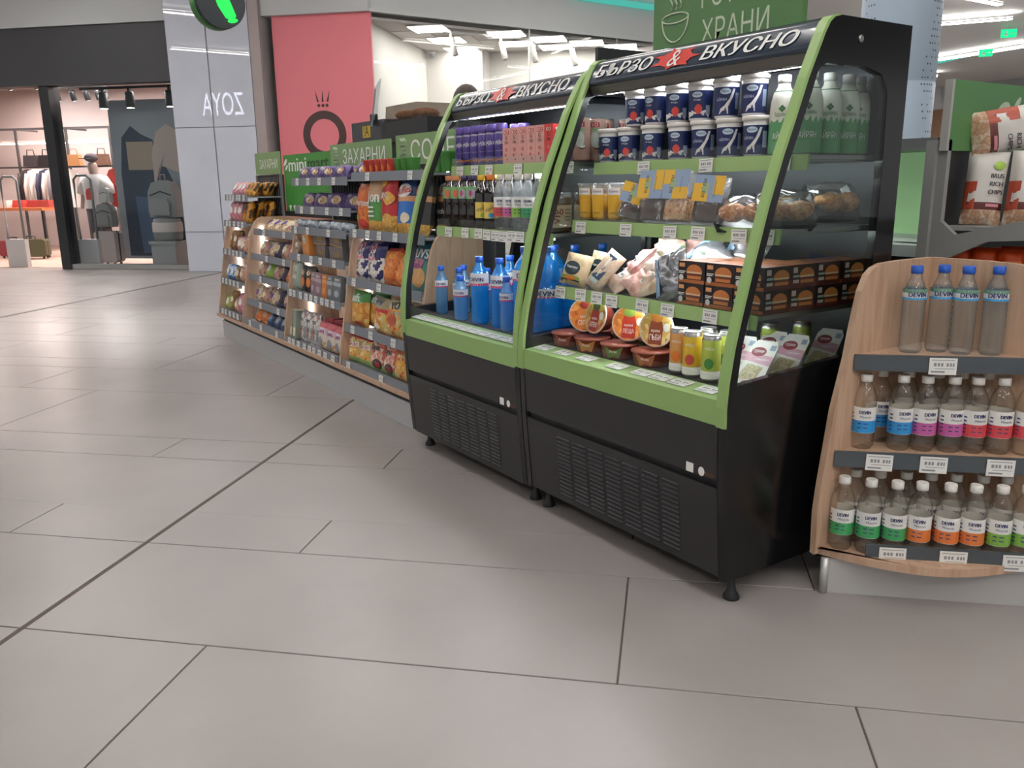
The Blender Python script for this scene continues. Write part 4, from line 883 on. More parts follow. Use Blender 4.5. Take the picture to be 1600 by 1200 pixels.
BB = bay('sweets bay with purple packs and chocolate boxes', -6.35, -5.30, [(.250, 2.130, tg(-6.33, -5.35, 9)), (.620, 2.168, tg(-6.33, -5.35, 9)), (.890, 2.213, [-6.15, -5.9, -5.72, -5.47]), (1.090, 2.238, [-6.25, -6.0, -5.6]), (1.236, 2.278, [-6.2, -5.98, -5.7, -5.45]), (1.440, 2.266, [-6.22, -6.0, -5.78, -5.52])], 1.52)
BC = bay('crisps bay with tall chip bags beside the smaller fridge', -5.24, -4.20, [(.250, 2.130, [-5.12, -4.62]), (.490, 2.165, [-5.1, -4.82, -4.5]), (.795, 2.205, [-5.13, -4.75, -4.42]), (1.108, 2.238, [-5.15, -4.95, -4.78, -4.56, -4.32]), (1.464, 2.270, [-4.98, -4.40])], 1.52, right_panel=True)
def header(label, x0, x1, z0, z1, word, tw, th, icon=True, lx=None):
    o = ((x0+x1)/2, 2.60, z0); r = thing('header_sign', label, 'sign', o, group='green header signs')
    b = part('sign_board', MB().box(x0, x1, 2.575, 2.589, z0, z1), SIGNG, r, o)
    sf = lambda x, z: (x-o[0], 2.575-.0012-o[1], z-o[2])
    m = MB(); t_text(m, sf, word, lx if lx else (x0+x1)/2+.08, (z0+z1)/2-.005, width=tw, height=th); part('lettering', m, LETTER, b)
    if icon:
        m = MB(); xi = x0+.13
        for k in range(4): m.tube([Vector(sf(xi-.05+.02*k+.02*math.sin(t*2.2), z0+.02+(z1-z0-.04)*t/8)) for t in range(9)], .0035, 5)
        part('outline_icon', m, LINEW, b)
    return r
header('sage green sign reading ЗАХАРНИ over the purple packs', -6.32, -5.28, 1.525, 1.700, 'ЗАХАРНИ', .72, .105)
header('sage green sign reading СОЛЕНИ beside the smaller fridge', -5.19, -4.06, 1.525, 1.712, 'СОЛЕНИ', .86, .125, lx=-4.55)
header('small sage green sign reading ЗАХАРНИ at the far left end', -8.18, -7.50, 1.505, 1.700, 'ЗАХАРНИ', .50, .085, icon=False, lx=-7.80)
g = thing('minimart_board', 'tall green board with white and dark lettering minimart', 'sign', (-6.93, 2.61, 1.14)); og = (-6.93, 2.61, 1.14)
bd = part('board_panel', MB().box(-7.475, -6.37, 2.603, 2.62, 1.14, 1.662), BOARDG, g, og)
sf = lambda x, z: (x-og[0], 2.603-.0015-og[1], z-og[2])
m = MB(); t_text(m, sf, 'mini', -7.13, 1.575, width=.42, height=.105, offset=.03); part('lettering', m, LETTER, bd)
m = MB(); t_text(m, sf, 'mart', -6.655, 1.568, width=.45, height=.09, offset=.03); part('lettering', m, mat('lettering_darkgreen', '#173a1c', .5), bd)
m = MB(); t_poly(m, sf, ell(-7.42, 1.60, .05, .02, rot=.5)); t_poly(m, sf, ell(-7.40, 1.555, .04, .015, rot=.5)); part('leaf_logo', m, LETTER, bd)
m = MB()
for k in range(6): t_poly(m, sf, [(-7.40+.11*k, 1.235), (-7.335+.11*k, 1.235), (-7.368+.11*k, 1.17)], rings=1)
part('pennant_row', m, LETTER, bd)
part('base_bar', MB().box(-7.47, -6.37, 2.590, 2.603, 1.142, 1.185), DARK, bd, og)

# ------------------------------------------------------------------ snack packs
def pm(n, cols, sc=30, k='voronoi'): return pmat(n, cols, sc, k, .38, k == 'voronoi')
PUFF = pm('puffs_print', ['#d9a64e', '#c98a38', '#e7c277', '#b97a2c'], 34); POP = pm('popcorn_print', ['#e6e2d8', '#cfcabd', '#2c2a5c', '#f2efe8', '#2c2a5c'], 42)
CHIP = pm('chips_print', ['#e2b85a', '#d39a3e', '#efd08a'], 26, 'noise'); ORNG = pm('flame_print', ['#d8632a', '#e58a3c', '#b8431f', '#e9a45a'], 22, 'noise')
SNK = pm('snack_mix_print', ['#e0a650', '#d88438', '#eed9a0', '#b9562c', '#c9bb7a'], 45); BISC = pm('biscuit_print', ['#c4a077', '#d9bf98', '#a57d52', '#e6d6bb'], 50)
PINKP = pm('pinkpack_print', ['#c97a86', '#d99aa4', '#b65c6c', '#e2b6b6'], 30); ORP = pm('orangepack_print', ['#c98a2e', '#dba444', '#a8641c', '#3c2a18'], 24); DRK = pm('darkpack_print', ['#2a2238', '#3d3352', '#8a7a8e', '#1c1626'], 36)
MIX = pm('mixedpack_print', ['#b9a08c', '#d2c0ac', '#8c6a58', '#6a4a50', '#c98f7c'], 48); BLUP = pm('bluepack_print', ['#2c4f7c', '#1d2f52', '#4a77a8', '#16203a'], 30); GRYP = pm('greypouch_print', ['#8f9a8c', '#aab3a4', '#727d70'], 24, 'noise')
WHP = pm('whitepouch_print', ['#d8d6d2', '#c4bfba', '#e6e4e0', '#b07a7a', '#8a8f98'], 30); SILV = mat('pack_silver', '#9aa3b2', .3, .5, var=.2, vscale=20); GREENP = mat('bag_green', '#4f8f45', .35)
PURP = pm('purplepack_print', ['#5b4a80', '#6d5c94', '#4a3a6c', '#8a7aa4'], 18, 'noise')
K = {}
K['doritos'] = bag('tortilla_chip_bag', 'snack bag', .19, .30, .08, [(.62, ORNG), (1, mat('bag_orange', '#cf6a33', .35))], [('text', 'Doritos', .5, .60, .95, LETTER), ('ell', .62, .16, .3, .1, RED), ('ell', .25, .28, .12, .06, LIME)], 1)
K['bake'] = bag('potato_snack_bag', 'snack bag', .19, .335, .08, [(.2, CHIP), (.62, GREENP), (1, mat('bag_beige', '#c9a07c', .4))], [('text', 'Jon', .5, .62, .7, LETTER), ('ell', .55, .12, .35, .1, CHIP), ('rect', .1, .6, .28, .31, LETTER), ('rect', .1, .6, .36, .39, LETTER), ('rect', .1, .6, .44, .47, LETTER)], 2)
K['lays'] = bag('potato_chip_bag', 'snack bag', .20, .345, .09, [(.30, CHIP), (.8, mat('bag_red', '#bb2e33', .3)), (1, RED)], [('text', 'Lays', .35, .66, .6, LETTER), ('ell', .7, .60, .28, .12, CHIP), ('ell', .65, .2, .35, .14, CHIP), ('ell', .3, .88, .3, .08, YELLOW)], 3)
K['ruffles'] = bag('potato_chip_bag', 'snack bag', .19, .32, .085, [(.22, CHIP), (.6, BLUE), (.72, mat('bag_tan', '#d9a070', .4)), (1, mat('bag_navyblue', '#27497f', .3))], [('ell', .5, .80, .42, .13, LETTER), ('text', 'Ruffles', .5, .80, .8, RED, .12), ('ell', .7, .30, .22, .10, CREAM)], 4)
K['ketchup'] = bag('potato_chip_bag', 'snack bag', .19, .32, .085, [(.15, CHIP), (.6, mat('bag_charcoal', '#3b3a3c', .4)), (.68, mat('bag_tan', '#d9a070', .4)), (1, mat('bag_charcoal', '#3b3a3c', .4))], [('ell', .5, .82, .38, .11, LETTER), ('text', 'Ruffles', .5, .82, .7, RED, .12), ('text', 'ketchup', .5, .42, .7, LETTER)], 5)
K['popcorn'] = bag('popcorn_bag', 'snack bag', .22, .26, .09, [(.62, POP), (1, mat('bag_indigo', '#2b2a63', .3))], [('text', 'Popi', .4, .80, .65, PINK, .4), ('ell', .4, .56, .25, .06, PINK), ('text', 'POP', .42, .64, .5, LETTER, .4)], 6)
K['flips'] = bag('corn_flip_bag', 'snack bag', .20, .23, .085, [(.85, ORNG), (1, mat('bag_brick', '#a8382a', .35))], [('ell', .5, .4, .3, .3, pm('flips_print', ['#d9853f', '#e6a562', '#c4622c'], 40)), ('text', 'Chio', .5, .78, .6, YELLOW)], 7)
K['teal'] = bag('potato_chip_bag', 'snack bag', .21, .29, .085, [(.55, mat('bag_sea', '#5b8f86', .35)), (1, mat('bag_tealdark', '#2f6f85', .3))], [('ell', .5, .26, .34, .2, mat('chip_tan', '#d9a465', .45)), ('text', 'LUVS', .45, .74, .8, LETTER), ('ell', .4, .52, .3, .09, mat('bag_plum', '#8f4a78', .4)), ('text', 'Party', .42, .58, .6, PINK)], 8)
K['puffs'] = bag('corn_puff_bag', 'snack bag', .24, .235, .09, [(.66, PUFF), (1, GREENP)], [('rect', .08, .75, .66, .86, mat('bag_mint', '#57a378', .4)), ('text', 'puffs', .4, .77, .55, LETTER), ('ell', .6, .09, .22, .06, RED)], 9)
K['nachos'] = bag('corn_snack_bag', 'snack bag', .19, .225, .08, [(.60, SNK), (.70, RED), (1, mat('bag_khaki', '#a79b78', .4))], [('ell', .5, .86, .3, .09, GREY), ('text', 'corny', .5, .85, .5, INK), ('ell', .5, .2, .25, .08, CREAM)], 10)
K['yo'] = bag('corn_snack_bag', 'snack bag', .20, .235, .085, [(.62, SNK), (1, mat('bag_sand', '#b5ab94', .4))], [('rect', .3, .9, .70, .94, YELLOW), ('text', 'YO', .55, .83, .45, INK, .15), ('ell', .5, .45, .24, .16, mat('bag_rust', '#b4533a', .4)), ('text', 'TST', .4, .62, .5, ORANGE)], 11)
K['redpuff'] = bag('corn_puff_bag', 'snack bag', .19, .205, .085, [(.18, mat('bag_leaf', '#9ab069', .4)), (.78, SNK), (1, mat('bag_crimson', '#b03038', .35))], [('text', 'Zaza', .5, .62, .7, LETTER, .1), ('ell', .6, .4, .25, .12, CHIP), ('rect', .2, .8, .50, .56, RED)], 12)
K['bear'] = bag('corn_puff_bag', 'snack bag', .19, .215, .085, [(.2, mat('bag_leaf', '#9ab069', .4)), (.85, pm('bear_print', ['#e2c3b4', '#d9907c', '#edd9c6', '#c96a58'], 40)), (1, mat('bag_crimson', '#b03038', .35))], [('text', 'бум', .4, .66, .5, INK), ('ell', .62, .2, .26, .16, mat('badge_dark', '#3b3532', .5)), ('text', '100', .62, .2, .3, RED)], 13)
K['yellowpuff'] = bag('corn_puff_bag', 'snack bag', .19, .22, .085, [(.7, SNK), (1, mat('bag_lemon', '#e3cd66', .4))], [('text', 'maxi', .5, .80, .6, RED), ('ell', .5, .4, .3, .16, CHIP)], 14)
K['purple'] = bag('croissant_pack', 'snack pack', .24, .10, .09, [(1, PURP)], [('text', '7days', .35, .6, .35, LETTER), ('ell', .72, .42, .18, .25, BISC)], 15, nx=8, nz=6)
K['purpleL'] = bag('croissant_pack', 'snack pack', .28, .125, .10, [(1, PURP)], [('text', '7days', .32, .62, .3, LETTER), ('ell', .72, .38, .2, .25, BISC)], 16, nx=8, nz=6)
K['bluebar'] = bag('wafer_pack', 'snack pack', .19, .06, .10, [(1, pm('bluebar_print', ['#8ea3bb', '#b9c4d0', '#5f7fa3', '#d4d8dc'], 26))], [('rect', .1, .5, .2, .7, PAPER)], 17, nz=6)
K['cookie'] = bag('cookie_pack', 'snack pack', .17, .11, .09, [(1, mat('pack_taupe', '#7b6156', .4))], [('ell', .4, .5, .3, .36, CREAM), ('text', 'Ciko', .42, .5, .5, INK), ('rect', .82, .98, .1, .9, mat('pack_wine', '#4f2430', .4))], 18, nz=6)
K['orangebox'] = carton('biscuit_box', 'box', .16, .08, .17, mat('box_tangerine', '#d18a44', .45), [('rect', .08, .6, .6, .85, mat('box_sage', '#a3a06a', .5)), ('text', 'fit', .4, .72, .4, LETTER)], CREAM)
K['gold'] = carton('chocolate_box', 'box', .24, .05, .098, mat('box_graphite', '#6b6566', .4), [('text', 'oslo', .55, .5, .45, mat('gold_print', '#c9a758', .35, .4)), ('rect', 0, 1, .0, .06, mat('gold_print', '#c9a758', .35, .4))], mat('box_rose', '#a08088', .4))
K['grypouch'] = bag('coffee_pouch', 'snack pouch', .16, .22, .08, [(1, GRYP)], [('text', 'bio', .5, .5, .4, LETTER)], 19)
K['darkpouch'] = bag('coffee_pouch', 'snack pouch', .13, .20, .07, [(.6, mat('pouch_black', '#2a2522', .4)), (1, mat('pouch_black', '#2a2522', .4))], [('ell', .5, .4, .3, .18, ORANGE), ('ell', .5, .75, .25, .1, BISC)], 20)
def tall(nm, c, c2): return carton('cookie_box', 'box', .105, .07, .165, c, [('rect', .0, 1, .62, .78, c2), ('text', 'nero', .5, .88, .6, LETTER), ('ell', .5, .3, .3, .14, c2)], c2)
K['mauve'] = tall('m', mat('box_mauve', '#8f7480', .45), mat('box_mauve2', '#b9a4a8', .45)); K['tanger'] = tall('t', mat('box_orange', '#cf7f3c', .45), mat('box_orange2', '#e0a060', .45)); K['slate'] = tall('s', mat('box_slate', '#6c6f74', .45), mat('box_slate2', '#a9b4bd', .45))
K['greenbox'] = carton('tea_box', 'box', .06, .09, .22, mat('box_greygreen', '#8c9588', .45), [('rect', .1, .9, .1, .4, CREAM)], CREAM)
K['white'] = bag('nut_pouch', 'snack pouch', .15, .235, .06, [(1, WHP)], [('ell', .5, .35, .2, .16, pm('nut_print', ['#8a5a4a', '#5b6a70', '#b88a6a'], 40)), ('text', 'nuts', .5, .72, .5, INK)], 21)
K['wafer'] = bag('wafer_pouch', 'snack pouch', .18, .20, .08, [(.25, BISC), (.62, mat('pouch_ivory', '#dccfc0', .4)), (.8, mat('pouch_rosewhite', '#d8b4bc', .4)), (1, mat('pouch_rose', '#b9505c', .4))], [('ell', .6, .68, .26, .12, mat('pouch_lilacwhite', '#d9d4e6', .4)), ('text', 'Lora', .55, .68, .45, mat('lettering_berry', '#a02a5a', .5)), ('ell', .5, .3, .2, .16, GREY)], 22)
K['redbox'] = carton('wafer_box', 'box', .12, .08, .215, mat('box_rosered', '#b04a52', .45), [('rect', .1, .9, .3, .6, PINK)], mat('box_rosered2', '#c9707a', .4))
for nm, mt, dec, sd in (('mix', MIX, CREAM, 30), ('bisc', BISC, PURPLE, 31), ('dark', DRK, BISC, 32), ('pink', PINKP, LETTER, 33), ('orng', ORP, BROWN, 34), ('blue', BLUP, SILV, 35), ('peel', ORNG, BISC, 36), ('lime', mat('pack_lime', '#93b04c', .4), LETTER, 37), ('brn', pm('brownpack_print', ['#8a6238', '#a9803f', '#5f4326'], 30), CREAM, 38), ('skyb', pm('skypack_print', ['#3a7ab8', '#5a9ad0', '#d0dce8'], 30), LETTER, 39)):
    K[nm] = bag('snack_pack', 'snack pack', .17, .14, .075, [(1, mt)], [('ell', .5, .5, .24, .22, dec)], sd)
    K[nm+'T'] = bag('snack_pack', 'snack pack', .15, .19, .075, [(1, mt)], [('ell', .5, .55, .24, .16, dec)], sd+50)
DESC = dict(doritos='orange tortilla chip bag', bake='beige and green snack bag', lays='red crisps bag', ruffles='blue crisps bag', ketchup='charcoal ketchup crisps bag', popcorn='indigo popcorn bag', flips='orange corn flips bag', teal='teal crisps bag', puffs='green topped corn puff bag', nachos='khaki topped corn snack bag', yo='corn snack bag with yellow label', redpuff='red topped corn puff bag', bear='cream and red corn puff bag', yellowpuff='yellow corn puff bag', purple='purple croissant pack', purpleL='large purple croissant pack', bluebar='flat pale blue wafer pack', cookie='taupe cookie pack', orangebox='orange biscuit box', gold='graphite chocolate box', grypouch='grey green pouch', darkpouch='black pouch with orange print', mauve='mauve cookie box', tanger='orange cookie box', slate='slate grey cookie box', greenbox='grey green tea box', white='white nut pouch', wafer='ivory and rose wafer pouch', redbox='rose red wafer box',
            mix='brown mottled snack pack', bisc='tan biscuit pack', dark='dark snack pack', pink='pink snack pack', orng='orange gold snack pack', blue='navy snack pack', peel='bright orange snack pack', lime='lime snack pack', brn='brown snack pack', skyb='sky blue snack pack')
def fill(where, z, y, items, tilt=-.12, dz=0.0, grp=None, back=False):
    if back: items = items+[(a[0], (a[1]+b[1])/2, .21) for a, b in zip(items, items[1:]) if len(a) == 2 and len(b) == 2]
    cnt = {}; tot = {}
    def key(it): return (it[0], 'in back row ' if len(it) > 2 and it[2] > .1 else ('stacked above ' if len(it) > 3 and it[3] > 0 else ''))
    for it in items: tot[key(it)] = tot.get(key(it), 0)+1
    for it in items:
        k, x = it[0], it[1]; yy = y+(it[2] if len(it) > 2 else .065); zz = z+dz+(it[3] if len(it) > 3 else 0)
        kk = key(it); n = cnt.get(kk, 0); cnt[kk] = n+1
        ds = DESC[k[:-1] if k.endswith('T') and k[:-1] in DESC else k]
        pos = f'{ORD[n]} ' if tot[kk] > 1 else ''
        place(K[k], f'{pos}{ds} {"from left " if tot[kk] > 1 else ""}{kk[1]}on {where}', (x, yy, zz+.001), 0, rot=(tilt+rnd.uniform(-.05, .05), rnd.uniform(-.05, .05), rnd.uniform(-.12, .12)), group=grp or ('packs on '+where))
# crisps bay
RT = Recipe('dip_tub', 'tub'); RT.rad = .036
def tub(c, c2):
    r = Recipe('snack_tub', 'tub'); r.p('tub_body', MB().lathe([(.030, 0), (.032, .003), (.039, .078), (.041, .080), (.041, .084)], 16), c)
    m = MB(); t_poly(m, s_cyl(lambda z: .032+.007*z/.078, .0012), ell(0, .035, .020, .022)); r.p('printed_picture', m, c2, 0)
    r.p('lid', MB().lathe([(.0405, .083), (.042, .084), (.042, .088), (.02, .089)], 16), c); return r
TR, TGn = tub(mat('tub_red', '#c8443a', .4), ORANGE), tub(mat('tub_green', '#4a8f3f', .4), YELLOW)
for i, x in enumerate([-5.09, -5.00, -4.915, -4.83, -4.745]): place(TR, f'{ORD[i]} small red snack tub from left on top of crisps bay', (x, 2.33, 1.465), -.0, group='small red snack tubs')
for i, x in enumerate([-4.645, -4.56, -4.475]): place(TGn, f'{ORD[i]} small green snack tub from left on top of crisps bay', (x, 2.33, 1.465), -.8, group='small green snack tubs')
for i, x in enumerate([-4.345, -4.235]): place(TGn, ['large green snack tub behind the curved fridge edge, left one', 'large green snack tub behind the curved fridge edge, right one'][i], (x, 2.43, 1.465), -.8, group='large green snack tubs', scale=(1.3, 1.3, 1.3))
fill('upper crisps shelf', 1.108, 2.238, [('doritos', -5.13), ('bake', -4.95), ('lays', -4.76), ('ruffles', -4.555), ('ketchup', -4.35), ('ketchup', -4.26, .18)])
fill('third crisps shelf', .795, 2.205, [('popcorn', -5.125), ('popcorn', -4.93), ('flips', -4.71), ('flips', -4.53), ('teal', -4.33), ('popcorn', -5.05, .16), ('flips', -4.62, .16)], -.22, back=True)
fill('second crisps shelf', .490, 2.165, [('puffs', -5.12), ('puffs', -4.97, .12), ('nachos', -4.80), ('yo', -4.60), ('yo', -4.42), ('nachos', -4.30, .10)], -.15)
fill('bottom crisps shelf', .250, 2.130, [('redpuff', -5.14), ('redpuff', -4.97), ('bear', -4.80), ('bear', -4.62), ('yellowpuff', -4.45), ('redpuff', -4.29), ('redpuff', -5.05, .17), ('redpuff', -4.7, .17)], -.2)
# sweets bay
fill('top sweets shelf', 1.440, 2.266, [('purple', -6.24), ('purple', -6.02), ('purple', -5.80), ('purple', -5.56), ('purpleL', -5.42, .17)], -.5, back=True)
fill('fifth sweets shelf', 1.236, 2.278, [('purpleL', -6.22), ('purpleL', -5.98), ('purpleL', -5.72), ('purpleL', -5.44, .08)], -.5)
fill('fourth sweets shelf', 1.090, 2.238, [('bluebar', -6.25), ('bluebar', -6.05), ('bluebar', -5.83), ('bluebar', -5.62), ('bluebar', -5.42)], -.5)
fill('third sweets shelf', .890, 2.213, [('cookie', -6.24), ('cookie', -6.24, .065, .098), ('orangebox', -6.07), ('gold', -5.83), ('gold', -5.83, .065, .0995), ('gold', -5.53), ('gold', -5.53, .065, .0995)], 0)
fill('second sweets shelf', .620, 2.168, [('grypouch', -6.25), ('darkpouch', -6.09), ('darkpouch', -5.985), ('mauve', -5.89), ('mauve', -5.785), ('tanger', -5.675), ('slate', -5.565), ('slate', -5.455), ('grypouch', -5.36, .12)], -.08)
fill('bottom sweets shelf', .250, 2.130, [('greenbox', -6.29), ('greenbox', -6.225), ('white', -6.12), ('white', -5.985), ('white', -5.87), ('wafer', -5.70), ('wafer', -5.53), ('wafer', -5.38), ('redbox', -5.72, .15), ('redbox', -5.58, .15), ('redbox', -5.44, .15)], -.1)
# bay under the minimart board
fill('top shelf below minimart board', 1.030, 2.282, [('bisc', -7.28), ('bisc', -7.10), ('bisc', -6.92), ('mix', -6.74), ('bisc', -6.55)], -1.0, back=True)
fill('fourth shelf below minimart board', .820, 2.240, [('mix', -7.27), ('bisc', -7.08), ('dark', -6.90), ('mix', -6.73), ('pink', -6.55)], -.5, back=True)
fill('third shelf below minimart board', .645, 2.207, [('mix', -7.27), ('lime', -7.08), ('mix', -6.90), ('dark', -6.73), ('peel', -6.55)], -.55, back=True)
fill('second shelf below minimart board', .430, 2.172, [('bisc', -7.28), ('mix', -7.10), ('bisc', -6.92), ('dark', -6.75), ('dark', -6.57)], -.35, back=True)
fill('bottom shelf below minimart board', .260, 2.130, [('peel', -7.25), ('peel', -7.08), ('blue', -6.90), ('blue', -6.72), ('blue', -6.55)], -.6, back=True)
# far left bay
fill('top far left shelf', 1.315, 2.268, [('pink', -8.08), ('pink', -7.95), ('pink', -7.82), ('orng', -7.69), ('orng', -7.58), ('orng', -7.6, .17)], -.6, back=True)
fill('fourth far left shelf', 1.080, 2.238, [('pinkT', -8.06), ('pinkT', -7.94), ('pinkT', -7.83), ('orngT', -7.71), ('orngT', -7.60), ('orngT', -7.65, .16), ('orngT', -7.58, .24)], -.15, back=True)
fill('third far left shelf', .822, 2.205, [('brnT', -8.08), ('brnT', -7.95), ('pink', -7.80), ('lime', -7.66), ('mix', -7.58, .03)], -.25, back=True)
fill('second far left shelf', .555, 2.160, [('skyb', -8.08), ('skyb', -7.94), ('brn', -7.80), ('mix', -7.66), ('mix', -7.58, .15)], -.25, back=True)
fill('bottom far left shelf', .270, 2.125, [('lime', -8.08), ('brnT', -7.93), ('mix', -7.79), ('pinkT', -7.67), ('skyb', -7.57, .12)], -.25, back=True)
# ------------------------------------------------------------------ mall shell: ceiling, luminaires, shop fronts (frame: a along the fronts, d away)
def sw(a, d, z=0): return (EX*a-EY*d, EY*a+EX*d, z)
CEIL = mat('ceiling_paint', '#eeeff0', .7)
struct('ceiling', MB().box(-34, 14, -14, 44, 4.70, 4.78), CEIL, label='plain pale grey mall ceiling')
CLED = glow('ceiling_led', '#fffaf6', LED_CEILING); CLUP = glow('added_ceiling_uplight', '#fff8f0', LED_CEILING*1.5)  # upward strips are added to the luminaires to brighten the ceiling
def luminaire(x, y, L, rz, z=4.60, wd=.11, label='long white linear ceiling light', grp='linear ceiling lights'):
    t = thing('ceiling_light', label, 'light', (x, y, z), rz, grp)
    part('housing', MB().box(-L/2-.02, L/2+.02, -wd/2-.015, wd/2+.015, -.03, -.001), WHITE, t); part('diffuser', MB().box(-L/2, L/2, -wd/2, wd/2, -.042, -.030), CLED, t); part('added_uplight', MB().box(-L/2, L/2, -wd/2, wd/2, 0, .008), CLUP, t); part('hanger', MB().box(-L*.3-.006, -L*.3+.006, -.006, .006, .008, .10).box(L*.3-.006, L*.3+.006, -.006, .006, .008, .10), STEEL, t)
for i, x in enumerate([-15.5, -12, -8.5, -5, -1.5, 2]):
    for j, y in enumerate([-3.4, 1.0]):
        luminaire(x+(j % 2)*1.2, y, 2.4, 0.0 if (i+j) % 2 else PI/2, label=f'white linear ceiling light above the aisle, row {ORD[j]} column {ORD[i]}')
for i, (x, y) in enumerate(((-9, 3.4), (-5.5, 3.6), (-2, 3.4), (-7, 6.5), (-3.5, 6.5), (1.5, 3.4))): luminaire(x, y, 2.4, 0.0, label=f'{ORD[i]} white linear ceiling light above the kiosk')
luminaire(-10.9, 18.15, 3.0, .55, label='bright linear ceiling light at the upper right'); luminaire(-12.7, 23.4, 4.6, -.17, label='long thin ceiling light crossing above the green exit signs')
for i, (x, y) in enumerate(((-10.6, 5.2), (-10.6, 9.0), (-7.5, 10.5), (-4, 10.5), (-9, 16), (-5, 15), (-13.5, 20), (-16, 26), (-10, 27), (-15, 15))): luminaire(x, y, 2.4, PI/2, label=f'{ORD[i]} added fill light under the ceiling along the far walkway')  # fill lights added to brighten the bulkheads and the far ceiling
for i, (x, y) in enumerate(((-6, 18), (-4, 22), (-6.5, 26), (-2.5, 15), (-3, 29), (0, 20), (0, 26), (-20, 24), (-21, 30))): luminaire(x, y, 4.0, 0, label=f'{ORD[i]} added unseen fill light in the far hall beyond the kiosk')  # added out of view, so bounced light lifts the far ceiling
for i, (x, y) in enumerate(((2.6, -1.8), (1.6, .6), (4.2, 1.2), (5.0, -3.0), (-18.5, -3), (-18.5, 1), (-20.5, -1), (6, 4))): luminaire(x, y, 2.4, TH, label=f'{ORD[i]} added fill light set slantwise over the aisle')  # fill lights added for the corner shelf and the far left floor
luminaire(-9, 13, 3.0, .3, label='white linear ceiling light beyond the kiosk'); luminaire(-5, 20, 3.0, .3, label='white linear ceiling light far right')
TEALG = glow('teal_led', '#5fd0c0', .7)
t = thing('cove_light', 'teal light line recessed in the far ceiling', 'light', (-14.1, 24.6, 4.70), -.5); part('diffuser', MB().box(-.9, .9, -.09, .09, -.04, -.001), TEALG, t)
EXG = glow('exit_green', '#1fe08a', 1.5)
for i, (x, y, rz) in enumerate([(-10.45, 20.5, .65), (-12.3, 23.1, .65)]):
    t = thing('exit_sign', ['upper glowing green exit sign hanging from the ceiling', 'lower glowing green exit sign beside the long light'][i], 'sign', (x, y, 4.70), rz, 'green exit signs')
    t.scale = (.6, .6, .55); part('hanger', MB().box(-.01, .01, -.01, .01, -.14, 0), STEEL, t); b = part('panel', MB().box(-.26, .26, -.02, .02, -.46, -.14), EXG, t)
    m = MB(); sfx = lambda x, z: (x, -.022, z); t_poly(m, sfx, ell(-.10, -.23, .03, .03)); t_poly(m, sfx, [(-.13, -.27), (-.06, -.27), (-.02, -.34), (-.05, -.42), (-.09, -.36), (-.16, -.42)], rings=1); t_rect(m, sfx, .05, .20, -.31, -.28, 0, 1); part('running_figure', m, LETTER, b)

STONE = mat('glossy_pillar_cladding', '#d2d8e4', .008, var=.05, vscale=1.5); FASC = mat('shop_fascia_dark', '#34363a', .6); BULK = mat('bulkhead_paint', '#c6cacb', .65)
struct('wall_shop_front', MB().box(-30, -8.06, 13.25, 13.6, 4.02, 4.72), BULK, rz=TH, label='grey bulkhead above the clothes shop')
fs_ = thing('shop_fascia', 'dark grey fascia board above the clothes shop window', 'fascia', sw(-10.5, 13.3, 3.1), TH)
part('fascia_board', MB().box(-12, 2.43, 0, .25, 0, .91), FASC, fs_)
m = MB(); t_text(m, lambda x, z: (x, -.012, z), 'o', -.94, .27, height=.13, offset=.01); part('lettering', m, LETTER, fs_)
# pillar with polished panels: it mirrors the lit lettering of a shop across the aisle
pil = struct('wall_pillar', MB().box(-8.05, -6.42, 13.16, 14.2, 0, 4.70), mat('pillar_core', '#8f8f90', .5), rz=TH, label='polished pale stone pillar beside the clothes shop')
for a0, a1 in ((-8.05, -7.36), (-7.345, -6.62)):
    for z0, z1 in ((.0, .66), (.668, 2.34), (2.348, 4.69)):
        struct('panel', MB().box(a0+.004, a1-.004, 13.13, 13.16, z0+.004, z1), STONE, parent=pil)
struct('panel', MB().box(-6.61, -6.44, 13.13, 13.16, .004, 4.69), mat('pillar_trim', '#a79c9a', .3), parent=pil)
zy = thing('illuminated_sign', 'glowing white ZOYA shop sign across the aisle, mirrored in the polished pillar', 'sign', sw(-12.9, 2.63, 3.74), TH+PI)
zb = part('sign_board', MB().box(-.85, .85, .03, .08, -.45, .45), mat('sign_back', '#8f9093', .6), zy); part('hanger', MB().tube([(-.6, .05, .45), (-.6, .05, .96)], .012, 6).tube([(.6, .05, .45), (.6, .05, .96)], .012, 6), STEEL, zy)
m = MB(); t_text(m, lambda x, z: (x, .024, z), 'ZOYA', 0, 0, width=1.32, height=.64); part('lettering', m, glow('sign_white', '#e8e9ff', 13.0), zb)
# clothes shop interior
SHOPW = mat('shop_wall_warm', '#c9b8b4', .7); SHOPF = mat('shop_floor_wood', '#b59a8c', .4, var=.15, vscale=3)
struct('wall_shop_back', MB().box(-22, -8.0, 19.0, 19.2, 0, 4.0), SHOPW, rz=TH, label='warm grey back wall of the clothes shop')
struct('wall_shop_right', MB().box(-8.2, -8.05, 14.2, 19.0, 0, 4.0), SHOPW, rz=TH, label='inner side wall of the clothes shop')
struct('wall_shop_left', MB().box(-22, -21.8, 13.6, 19.0, 0, 4.0), SHOPW, rz=TH, label='far side wall of the clothes shop')
struct('ceiling_shop', MB().box(-22, -8.0, 13.6, 19.2, 3.75, 3.8), mat('shop_ceiling', '#a8a3a2', .8), rz=TH, label='grey ceiling of the clothes shop')
struct('floor_shop', MB().box(-22, -8.0, 13.6, 19.0, -.003, .004), SHOPF, rz=TH, label='pale wood floor of the clothes shop')
struct('window_1', MB().box(-10.48, -8.08, 13.42, 13.44, .09, 3.12), clear('shop_window', '#f4f8fa', .05, .01, ior=1.2), rz=TH, label='shop window of the clothes shop')
